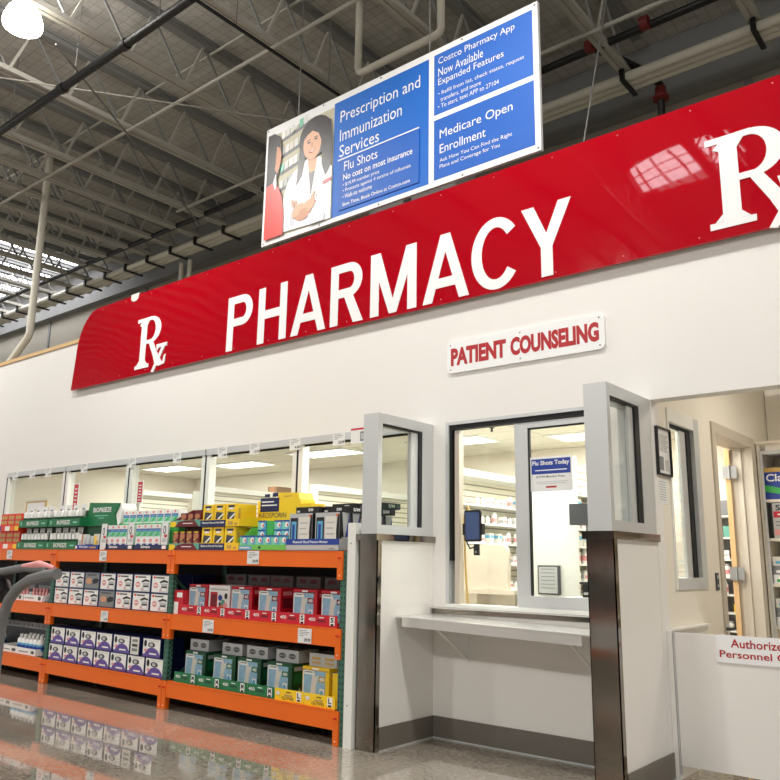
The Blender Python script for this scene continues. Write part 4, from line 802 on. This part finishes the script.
# ------------------------------------------------------------------ alcove: window, door, papers, gate, cooler
t = bpy.data.objects.new('window_9', None); C.objects.link(t); t.location = (-2.4, 6.75, 1.33); tag(t, kind='structure')
m = MB(); a_, b_, c_, d_ = 6.38, 7.13, 1.33, 2.79; xf, xk = -2.33, -2.30
m.box(-2.45, xk, a_, a_+.03, c_, d_, 'white_metal'); m.box(-2.45, xk, b_-.13, b_, c_, d_, 'alu'); m.box(-2.45, xk, a_+.03, b_-.13, c_, c_+.09, 'alu'); m.box(-2.45, xk, a_+.03, b_-.13, d_-.11, d_, 'white_metal'); m.box(-2.36, -2.345, b_-.36, b_-.231, c_+.09, d_-.135, 'alu'); m.build('window_frame', t)
m = MB(); m.box(-2.37, -2.335, b_-.23, b_-.131, c_+.09, d_-.11, 'rubber'); m.box(-2.37, -2.335, a_+.03, b_-.23, d_-.135, d_-.111, 'rubber'); m.build('gasket', t)
m = MB(); m.box(-2.356, -2.351, a_+.03, b_-.36, c_+.09, d_-.135, 'glass'); m.build('glass_pane', t)
t = bpy.data.objects.new('door_1', None); C.objects.link(t); t.location = (-2.41, 8.2, 0); tag(t, kind='structure')
m = MB(); m.box(-2.53, -2.295, 7.50, 7.60, 0, 2.84, 'door_frame'); m.box(-2.53, -2.295, 8.76, 8.86, 0, 2.84, 'door_frame'); m.box(-2.53, -2.295, 7.60, 8.76, 2.74, 2.84, 'door_frame'); m.box(-2.44, -2.40, 8.74, 8.76, 0, 2.74, 'door_frame'); m.build('door_frame', t)
leaf = MB(); hx, hy = -2.56, 8.70; dx, dy = -.28, .96; nx, ny_ = .96*.05, .28*.05
P4 = [(hx, hy), (hx+dx*1.08, hy+dy*1.08), (hx+dx*1.08+nx, hy+dy*1.08+ny_), (hx+nx, hy+ny_)]
leaf.add([(x, y, z) for z in (.01, 2.73) for x, y in P4], [(0, 1, 2, 3), (7, 6, 5, 4), (0, 4, 5, 1), (1, 5, 6, 2), (2, 6, 7, 3), (3, 7, 4, 0)], 'door_wood'); leaf.build('door_leaf', t)
for z in (.3, 1.38, 2.42):
    m = MB(); m.box(-2.58, -2.44, 8.685, 8.695, z, z+.13, 'hinge_steel'); m.tube([(-2.512, 8.68, z-.01), (-2.512, 8.68, z+.14)], .01, 'hinge_steel', 8); m.build('hinge', t)
m = MB(); m.box(-2.295, -2.29, 7.52, 7.58, .93, 1.02, 'alu'); m.tube([(-2.29, 7.50, .98), (-2.24, 7.50, .98), (-2.22, 7.46, .985)], .014, 'dark_gray', 8); m.build('door_handle', t)
m = MB(); m.box(-2.311, -2.300, 7.35, 7.42, 1.31, 1.46, 'dark_gray'); m.box(-2.300, -2.297, 7.37, 7.40, 1.41, 1.44, 'light_gray'); m.box(-2.300, -2.297, 7.37, 7.40, 1.34, 1.36, 'light_gray'); tag(m.build('card_reader', None, (-2.31, 7.38, 1.31)), 'small dark card reader on the cream wall left of the door', 'card reader')
t = thing('framed_notice', (-2.31, 6.26, 2.21), 'black framed licence notice on the side wall above a loose paper', 'frame')
m = MB(); y0, y1, z0, z1 = 6.105, 6.40, 2.215, 2.60
for bx_ in ((y0, y1, z0, z0+.014), (y0, y1, z1-.014, z1), (y0, y0+.014, z0+.014, z1-.014), (y1-.014, y1, z0+.014, z1-.014)): m.box(-2.311, -2.285, *bx_, 'black')
m.build('frame', t)
m = MB(); m.box(-2.311, -2.30, y0+.014, y1-.014, z0+.014, z1-.014, 'paper')
for k in range(10): m.box(-2.30, -2.2995, y0+.04, y1-.05-.02*(k % 3), z1-.06-.014*k, z1-.064-.014*k, 'gray')
m.box(-2.30, -2.2995, y0+.05, y0+.14, z0+.04, z0+.15, 'gray'); m.box(-2.30, -2.2995, y0+.17, y1-.05, z0+.04, z0+.13, 'light_gray'); m.build('notice_paper', t)
m = MB(); m.box(-2.311, -2.308, 6.115, 6.31, 1.99, 2.19, 'paper')
for k in range(8): m.box(-2.308, -2.3075, 6.14, 6.28, 2.165-.02*k, 2.161-.02*k, 'gray')
tag(m.build('paper_notice', None, (-2.31, 6.2, 2.0)), 'unframed white paper notice taped below the black framed one', 'paper')
t = thing('swing_gate', (-2.2, 6.14, 0), 'white waist high gate with Authorized Personnel Only sign across the opening', 'gate')
m = MB(); m.box(-2.255, .6, 6.13, 6.16, .10, 1.03, 'laminate'); m.build('gate_panel', t)
m = MB(); m.box(-2.268, -2.258, 6.13, 6.16, .04, 1.03, 'alu'); m.build('hinge_strip', t)
m = MB(); m.poly(rrect(-1.955, -1.02, .845, 1.035, .02), (0, 6.129, 0), X, Z, 'sign_white', .008)
m.text('Authorized', (-1.85, 6.1205, .952), X, Z, .385, .058, 'crimson', .014); m.text('Personnel Only', (-1.93, 6.1205, .866), X, Z, .56, .064, 'crimson', .014); m.build('gate_sign', t)
m = MB(); m.box(-2.309, -2.272, 6.125, 6.95, .0, 1.04, 'laminate'); m.box(-2.309, -2.24, 6.2, 6.95, 1.04, 1.055, 'laminate'); struct('trim_4', m)
t = thing('medicine_case', (-1.5, 9.2, 0), 'tall cream glass fronted case of cold medicine beside the open door', 'cabinet')
m = MB(); xA, xB = -2.295, .2; yA = 8.95
m.box(xA, xA+.03, yA, 9.49, 0, 2.79, 'wall_cream'); m.box(xB-.09, xB, yA, 9.49, 0, 2.79, 'wall_cream'); m.box(xA+.09, xB-.09, 9.44, 9.49, 0, 2.79, 'beige'); m.box(xA+.09, xB-.09, yA, 9.44, 2.68, 2.79, 'wall_cream'); m.box(xA, xB, yA-.03, yA, 2.79, 2.82, 'beige'); m.box(xA+.09, xB-.09, yA, 9.44, 0, .5, 'wall_cream'); m.build('case_body', t)
m = MB(); m.box(xA+.025, xA+.055, yA-.015, yA, .1, 2.72, 'alu'); m.box(xA+.055, xB-.05, yA-.015, yA, 2.68, 2.72, 'alu'); m.build('door_rail', t)
for z in (.9, 1.32, 1.78, 2.18): m = MB(); m.box(xA+.03, xB-.09, yA+.03, 9.44, z, z+.03, 'wall_cream'); m.build('shelf', t)
cl = carton(.42, .2, .33, 'blue', [('r', .0, .86, 1, 1, 'gold'), ('t', 'Claritin', .04, .56, .9, .8, 'white', .02), ('p', [(0, 0), (1, 0), (1, .42), (.5, .3), (0, .46)], 'bright_green'), ('p', [(0, 0), (1, 0), (1, .24), (.5, .12), (0, .24)], 'blue')])
sd_ = carton(.40, .2, .36, 'light_gray', [('r', .0, .0, .08, 1, 'black'), ('t', 'Sudafed', .16, .78, .95, .95, 'black', .03), ('r', .1, .58, 1, .76, 'red'), ('r', 0.200, 0.650, 0.400, 0.690, 'white'), ('r', .15, .44, .8, .48, 'gray'), ('r', .15, .34, .7, .38, 'gray'), ('r', .1, .08, .9, .24, 'pink')])
for i in range(3):
    put(cl, 'allergy_box', (-2.04+.44*i, 9.09, 2.212), 'blue Claritin box on the top shelf of the cream case, %s' % nth(i, 3), 'box', 'allergy boxes')
    put(sd_, 'cold_box', (-2.03+.43*i, 9.09, 1.812), 'grey, red and black cold medicine box in the cream case, %s' % nth(i, 3), 'box', 'cold medicine boxes')
for r, z in enumerate((1.351, .931)):
    for i in range(3):
        for k in range(3): put(carton(.3, .2, .09, ('white', 'gray', 'off_white')[k], [('r', .1, .2, .7, .5, ('bright_green', 'white', 'sky')[k])]), 'flat_medicine_box', (-2.09+.32*i, 9.09, z+.091*k), 'flat medicine box on the %s case shelf, %s stack, %s' % (('third', 'fourth')[r], ORD[i], ('bottom', 'middle', 'top')[k]), 'box', 'flat medicine boxes')
# ------------------------------------------------------------------ pharmacy interior
random.seed(11)
pb = MB(); pb.lathe([(.03, 0), (.03, .07), (.022, .08)], 'white', n=10); pb.lathe([(.0305, .02), (.0305, .06)], 'off_white', n=10); pb.lathe([(.024, .08), (.024, .10)], 'light_gray', n=10); pb = pb.mesh('pill_bottle')
pb2 = MB(); pb2.lathe([(.035, 0), (.035, .11), (.02, .125)], 'white', n=10); pb2.lathe([(.0355, .03), (.0355, .08)], 'pink', n=10); pb2.lathe([(.022, .125), (.022, .145)], 'white', n=10); pb2 = pb2.mesh('pill_bottle')
b3 = carton(.08, .07, .10, 'white', [('r', .1, .3, .9, .6, 'light_gray')], [('r', .1, .3, .9, .6, 'pink')]); b4 = carton(.09, .08, .12, 'off_white', [('r', .1, .5, .9, .8, 'sky')], [('r', .1, .5, .9, .8, 'sky')]); b5 = carton(.07, .07, .13, 'teal'); b6 = carton(.1, .08, .09, 'yellow')
kinds = [(pb, 'pill_bottle', 'white pill bottle', 'bottle'), (pb2, 'pill_bottle', 'pink labelled pill bottle', 'bottle'), (b3, 'medicine_box', 'small white medicine box', 'box'), (b4, 'medicine_box', 'off white medicine box', 'box')]
def gondola(lb, xc, hw, y0, y1, zt, shelves, depth, sides=(1,), where='', band=True, step=.16, fill=.85):
    t = thing('shelving_unit', (xc, (y0+y1)/2, 0), lb, 'shelving')
    m = MB(); m.box(xc-.03, xc+.03, y0+.03, y1, 0, zt, 'slatwall'); m.build('slat_back', t)
    m = MB(); m.box(xc-(hw if -1 in sides else .03), xc+hw, y0, y0+.03, 0, zt+.0, 'white_metal'); m.build('end_panel', t)
    if band: m = MB(); m.box(xc-.03, xc+hw+.03, y0+.03, y1, zt-.08, zt, 'white_metal'); m.build('valance', t)
    for si, z in enumerate(shelves):
        for sd in sides:
            a, b = (xc+.03, xc+.03+depth) if sd > 0 else (xc-.03-depth, xc-.03)
            m = MB(); m.box(a, b, y0+.03, y1, z-.02, z, 'white_metal'); m.build('shelf', t)
            if sd > 0:
                y = y0+.12; q_ = 0
                while y < y1-.1:
                    if random.random() < fill:
                        me, nm, dl, ct = random.choice(kinds)
                        put(me, nm, (b-.06, y, z), '%s, %s along the %s shelf of the %s' % (dl, ORD[q_], ORD[si], where), ct, 'stock on the '+where); q_ += 1
                    y += step*random.choice((.8, 1, 1.2))
    return t
gondola('slatted white shelving unit facing the counseling window', -5.55, .30, 7.66, 9.7, 2.60, (.9, 1.2, 1.5, 1.75, 1.98, 2.2), .28, (1,), 'slatted counter unit')
gondola('tall white shelving unit with a blank end panel behind the sliding sash', -3.79, .25, 7.2, 9.6, 2.56, (.95, 1.15, 1.35, 1.52, 1.69, 1.86, 2.03, 2.2), .21, (1, -1), 'tall white unit', False, .13, .95)
gondola('long white shelving unit behind the fourth window', -9.95, .1, 7.66, 9.9, 2.60, (1.9,), .1, (1,), 'fourth window unit', step=.5)
gondola('long white shelving unit behind the third window', -11.55, .1, 7.5, 8.5, 2.60, (1.9,), .1, (1,), 'third window unit', step=.5)
gondola('long white shelving unit behind the fifth window', -7.7, .1, 7.7, 9.9, 2.52, (1.9,), .1, (1,), 'fifth window unit', step=.5)
m = MB(); m.box(-.5, .5, -.02, .02, 0, 2.66, 'white_metal'); put(m.mesh('partition'), 'partition_panel', (-11.0, 8.6, 0), 'blank white partition panel behind the third window', 'partition')
put(carton(.22, .45, .10, 'cardboard', [('r', .3, 0, .7, 1, 'copper')]), 'cardboard_box', (-9.90, 9.2, 2.60), 'brown cardboard box lying on the shelving behind the fourth window', 'box')
# frontal grey-backed shelves at the rear
def rear(lb, x0, x1, zs, where, ks):
    t = thing('shelving_unit', ((x0+x1)/2, 9.9, 0), lb, 'shelving')
    m = MB(); m.box(x0, x1, 10.05, 10.09, 0, 2.3, 'gray'); m.build('back_panel', t)
    for si, z in enumerate(zs):
        m = MB(); m.box(x0, x1, 9.75, 10.05, z-.02, z, 'white_metal'); m.build('shelf', t); x = x0+.08; q_ = 0
        while x < x1-.05:
            if random.random() < .8:
                me, nm, dl, ct = random.choice(ks); put(me, nm, (x, 9.82, z), '%s, %s along the %s shelf of the %s' % (dl, ORD[q_], ORD[si], where), ct, 'stock on the '+where); q_ += 1
            x += random.choice((.10, .13, .2))
rear('grey backed white shelving on the rear wall behind the beige counter', -6.9, -5.35, (.6, .9, 1.2, 1.5, 1.75, 2.0, 2.2), 'rear left shelving', kinds)
rear('grey backed white shelving on the rear wall through the open door', -3.45, -2.6, (.6, .8, 1.0, 1.2, 1.4, 1.6, 1.85, 2.1), 'rear door shelving', kinds+[(b6, 'medicine_box', 'yellow medicine box', 'box'), (b5, 'medicine_box', 'teal medicine box', 'box')])
# beige partition / workstation
t = thing('workstation_partition', (-4.65, 7.5, 0), 'beige workstation partition with rounded corner behind the counseling window', 'partition')
m = MB(); P = [(-5.6, 1.25), (-4.33, 1.25), (-4.33, 1.62)]+[(-4.41+.08*math.cos(math.radians(a)), 1.62+.08*math.sin(math.radians(a))) for a in range(15, 91, 15)]+[(-5.6, 1.70)]
m.poly(P, (0, 7.26, 0), X, Z, 'beige', .06); m.build('privacy_panel', t)
m = MB(); m.box(-5.6, -4.24, 7.17, 7.85, 1.20, 1.245, 'beige'); m.build('worktop', t)
m = MB(); m.box(-5.5, -4.72, 7.22, 7.8, 0, 1.199, 'beige'); m.box(-4.72, -4.40, 7.45, 7.8, 0, 1.199, 'wall_cream'); m.build('base_panel', t)
# phone on its stand at the window
t = thing('phone_stand', (-3.98, YF+.04, 1.15), 'smartphone in a black clip stand hanging at the counseling window', 'phone')
m = MB(); m.poly(rrect(-4.085, -3.91, 1.70, 1.98, .02), (0, YF+.02, 0), X, Z, 'black', .02); m.build('phone_body', t)
m = MB(); m.poly(rrect(-4.072, -3.923, 1.718, 1.962, .012), (0, YF-.0005, 0), X, Z, 'screen', .001); m.build('screen', t)
m = MB(); m.box(-4.105, -4.086, YF+.0, YF+.04, 1.76, 1.86, 'black'); m.build('clip_arm', t); m = MB(); m.box(-3.909, -3.89, YF+.0, YF+.04, 1.76, 1.86, 'black'); m.build('clip_arm', t); m = MB(); m.box(-4.0, -3.95, YF+.021, YF+.045, 1.58, 1.68, 'black'); m.box(-3.985, -3.965, YF+.015, YF+.021, 1.60, 1.62, 'gray'); m.build('clip_base', t)
m = MB(); m.tube([(-3.975, YF+.04, 1.66), (-4.06, YF+.05, 1.64), (-4.11, YF+.06, 1.72), (-4.10, YF+.06, 1.82), (-4.07, YF+.05, 1.84)], .008, 'black', 8); m.tube([(-4.04, YF+.045, 1.96), (-4.09, YF+.06, 2.02), (-4.13, YF+.065, 1.92), (-4.12, YF+.065, 1.5), (-4.10, YF+.07, 1.155)], .009, 'gold', 8); m.build('cable', t)
# flu notice on the sash glass
m = MB(); m.box(-3.42, -3.02, YF+.0395, YF+.0425, 2.12, 2.42, 'paper'); m.box(-3.405, -3.035, YF+.0385, YF+.0395, 2.27, 2.40, 'blue'); m.text('Flu Shots Today', (-3.395, YF+.038, 2.335), X, Z, .35, .05, 'white', .02); m.box(-3.37, -3.07, YF+.038, YF+.0385, 2.298, 2.306, 'white')
m.text('$19.99 Member Price', (-3.36, YF+.039, 2.235), X, Z, .27, .02, 'dark_gray', .01); m.box(-3.36, -3.06, YF+.039, YF+.0395, 2.20, 2.205, 'light_gray'); m.box(-3.36, -3.08, YF+.039, YF+.0395, 2.185, 2.19, 'light_gray'); m.box(-3.27, -3.17, YF+.039, YF+.0395, 2.15, 2.165, 'crimson')
tag(m.build('flu_shot_notice', None, (-3.22, YF+.04, 2.12)), 'white notice with blue Flu Shots Today heading on the sliding sash glass', 'notice')
m = MB(); m.box(-3.96, -3.73, 7.155, 7.198, 1.22, 1.50, 'dark_gray'); m.box(-3.945, -3.745, 7.150, 7.155, 1.235, 1.485, 'light_gray')
for k in range(6): m.box(-3.92, -3.77, 7.148, 7.15, 1.46-.036*k, 1.468-.036*k, 'gray')
tag(m.build('framed_document', None, (-3.85, 7.18, 1.22)), 'thin dark framed document on the blank white end panel', 'frame')
m = MB(); m.box(-3.52, -3.16, 7.0, 7.05, 1.88, 2.08, 'dark_gray'); m.box(-3.36, -3.32, 7.01, 7.04, 0, 1.88, 'gray'); m.box(-3.50, -3.18, 7.0, 7.15, 0, .02, 'gray'); tag(m.build('display_screen', None, (-3.34, 7.02, 0)), 'dark grey display screen beside the blank white end panel', 'screen')
m = MB(); m.box(-3.46, -3.0, 6.75, 6.98, 1.20, 1.225, 'white_metal'); m.box(-3.40, -3.05, 6.8, 6.95, 0, 1.2, 'white_metal'); tag(m.build('white_cabinet', None, (-3.23, 6.87, 0)), 'white pedestal cabinet under the dark screen behind the sash', 'cabinet')
m = MB(); m.box(-3.30, -3.02, 6.78, 6.95, 1.226, 1.34, 'black'); m.box(-3.34, -3.0, 6.80, 6.93, 1.34, 1.36, 'dark_gray'); m.box(-3.27, -3.05, 6.74, 6.78, 1.25, 1.27, 'light_gray'); tag(m.build('label_printer', None, (-3.16, 6.86, 1.226)), 'small black printer on the white pedestal cabinet', 'printer')
# picture and red posters
def poster(x, y, z, w, h, lb, mt='red'):
    m = MB(); m.box(-w/2, w/2, -.004, .004, 0, h, 'paper'); m.box(-w*.42, w*.42, -.005, -.004, h*.05, h*.95, mt); 
    for k in range(6): m.box(-w*.25, w*.25, -.0056, -.005, h*(.12+.13*k), h*(.17+.13*k), 'paper')
    tag(put(m.mesh('poster'), 'red_poster', (x, y, z), lb, 'poster'))
poster(-10.95, YF+.045, 2.15, .13, .42, 'narrow vertical red poster inside the second window'); poster(-9.32, YF+.045, 2.22, .12, .30, 'narrow vertical red poster inside the third window')
t = thing('wall_picture', (-12.35, YF+.045, 1.9), 'beige framed picture seen through the leftmost window', 'frame')
m = MB(); m.box(-12.42, -11.78, YF+.04, YF+.047, 1.92, 2.36, 'gold'); m.box(-12.42, -11.78, YF+.035, YF+.04, 2.34, 2.36, 'door_frame'); m.build('frame', t); m = MB(); m.box(-12.37, -11.83, YF+.037, YF+.0395, 1.95, 2.32, 'paper'); m.box(-12.2, -12.0, YF+.036, YF+.037, 2.2, 2.22, 'gold'); m.box(-12.3, -11.9, YF+.036, YF+.037, 2.12, 2.14, 'gold'); m.build('certificate', t)
# ceiling light panels + lights inside; some front ones added to brighten the room
for i, (x, y) in enumerate(((-12.2, 8.6), (-10.6, 8.9), (-8.3, 8.6), (-6.05, 8.7), (-4.6, 7.6), (-4.2, 9.2), (-3.2, 8.4), (-3.0, 7.1), (-3.9, 6.55), (-10.2, 7.2), (-7.2, 7.2), (-5.6, 7.0))):
    t = thing('ceiling_light', (x, y, 3.1), 'recessed white pharmacy ceiling light panel, %s' % ('nearest the %s window' % ORD[i] if i < 4 else 'the %s of the front group, partly added for brightness' % ORD[i-4]), 'ceiling light', 'pharmacy ceiling lights')
    m = MB(); m.box(x-.55, x+.55, y-.27, y+.27, 3.094, 3.104, 'panel_light'); m.build('diffuser', t)
    m = MB()
    for bx_ in ((x-.6, x-.55, y-.3, y+.3), (x+.55, x+.6, y-.3, y+.3), (x-.55, x+.55, y-.3, y-.27), (x-.55, x+.55, y+.27, y+.3)): m.box(*bx_, 3.09, 3.109, 'white_metal')
    m.build('trim_frame', t)
    l_ = bpy.data.lights.new('panel', 'AREA'); l_.shape = 'RECTANGLE'; l_.size = 1.1; l_.size_y = .5; l_.energy = 34; l_.color = (1, .98, .93)
    o_ = bpy.data.objects.new('panel_beam', l_); C.objects.link(o_); o_.location = (x, y, 3.085)
for i, (x, y) in enumerate(((-6.0, 7.9), (-5.0, 8.0), (-9.0, 7.8))):
    t = thing('fire_sprinkler', (x, y, 3.11), 'small dark fire sprinkler in the pharmacy ceiling, %s' % nth(i, 3), 'sprinkler', 'ceiling fire sprinklers')
    m = MB(); m.lathe([(.02, -.058), (.012, -.05), (.012, -.012)], 'black', (x, y, 3.109), 10); m.build('deflector', t)
    m = MB(); m.lathe([(.035, -.012), (.035, 0)], 'dark_gray', (x, y, 3.109), 12); m.build('escutcheon', t)
l_ = bpy.data.lights.new('alcove', 'AREA'); l_.shape = 'RECTANGLE'; l_.size = 1.1; l_.size_y = .5; l_.energy = 30; l_.color = (1, .93, .82)  # light for the alcove from an unseen ceiling panel
o_ = bpy.data.objects.new('alcove_beam', l_); C.objects.link(o_); o_.location = (-.8, 7.6, 3.58)
t = thing('ceiling_light', (-.8, 7.6, 3.59), 'white light panel in the unseen alcove ceiling', 'ceiling light'); m = MB(); m.box(-1.35, -.25, 7.33, 7.87, 3.588, 3.599, 'panel_light'); m.build('diffuser', t)
# ------------------------------------------------------------------ cart handle in the left foreground
t = thing('stock_cart', (-4.6, 2.3, 0), 'grey tubular handle of a stock cart at the left edge in front of the rack', 'cart')
m = MB(); m.tube([(-4.42, 2.1, .30), (-4.42, 2.1, 1.05), (-4.405, 2.1, 1.18), (-4.36, 2.1, 1.28), (-4.27, 2.1, 1.35), (-4.15, 2.1, 1.395), (-4.0, 2.1, 1.42), (-3.88, 2.1, 1.43)], .028, 'foam_grip', 14); m.build('handle_tube', t)
m = MB(); m.tube([(-5.2, 2.12, .30), (-5.2, 2.12, 1.25), (-5.1, 2.12, 1.36), (-4.9, 2.12, 1.40), (-4.5, 2.12, 1.43), (-4.27, 2.12, 1.455), (-4.0, 2.12, 1.445)], .022, 'foam_grip', 12); m.build('handle_tube', t)
m = MB(); m.tube([(-4.26, 2.11, 1.462), (-4.1, 2.115, 1.474), (-3.95, 2.12, 1.458)], [.012, .022, .01], 'pink', 10); o_ = m.build('pink_strap', t); 
m = MB(); m.tube([(-4.62, 2.14, 1.33), (-4.50, 2.12, 1.35), (-4.44, 2.11, 1.30)], .05, 'black', 10); m.build('control_grip', t)
m = MB(); m.box(-6.4, -4.40, 2.02, 2.28, .22, .30, 'gray'); m.build('platform', t)
for x, y in ((-6.3, 2.15), (-4.55, 2.15)):
    m = MB(); m.tube([(x, y-.025, .09), (x, y+.025, .09)], .09, 'black', 16); m.box(x-.02, x+.02, y-.04, y-.03, .09, .22, 'gray'); m.box(x-.02, x+.02, y+.03, y+.04, .09, .22, 'gray'); m.build('caster', t)
# ------------------------------------------------------------------ store behind the viewer (seen only in reflections)
for i, (x, y) in enumerate(((-12, -6.5), (-6, -6.5), (0, -6.5))):
    t = thing('pallet_rack', (x, y, 0), 'tall orange pallet rack across the aisle behind the viewer, %s' % nth(i, 3), 'rack', 'racks across the aisle')
    m = MB(); 
    for k in (0, 1): m.box(x-2.7+5.3*k, x-2.6+5.3*k, y-1, y, 0, 5., 'green_rack')
    m.build('upright_frame', t)
    for z in (.3, 1.6, 2.9, 4.2): m = MB(); m.box(x-2.6, x+2.6, y, y+.05, z, z+.14, 'orange'); m.build('beam', t)
    for z in (.45, 1.75, 3.05, 4.35): put(carton(4.9, .8, .9, random.choice(['gray', 'off_white', 'dark_gray'])), 'stock_load', (x, y-.5, z), 'wide carton load on the across-aisle rack, %s bay, level %s' % (ORD[i], ORD[int(z)]), 'box', 'loads across the aisle')
# ------------------------------------------------------------------ world, camera, render settings
w = bpy.data.worlds.new('world'); bpy.context.scene.world = w; w.use_nodes = True
w.node_tree.nodes['Background'].inputs[0].default_value = (1, .975, .94, 1); w.node_tree.nodes['Background'].inputs[1].default_value = .68
cd = bpy.data.cameras.new('camera'); cam = bpy.data.objects.new('camera', cd); C.objects.link(cam)
cam.matrix_world = Matrix(((0.7738807, 0.1224403, 0.6213831, 0),
    (0.6331532, -0.1728405, -0.7544821, 0),
    (0.0150212, 0.9773098, -0.2112814, 1.52), (0, 0, 0, 1)))
cd.sensor_width = 36; cd.lens = 790.487/780*36; cd.clip_end = 200
sc = bpy.context.scene; sc.camera = cam
sc.view_settings.view_transform = 'Standard'; sc.view_settings.look = 'None'; sc.view_settings.exposure = 0; sc.view_settings.gamma = 1
sc.cycles.use_denoising = True; sc.cycles.max_bounces = 8; sc.cycles.transparent_max_bounces = 16; sc.cycles.sample_clamp_indirect = 6
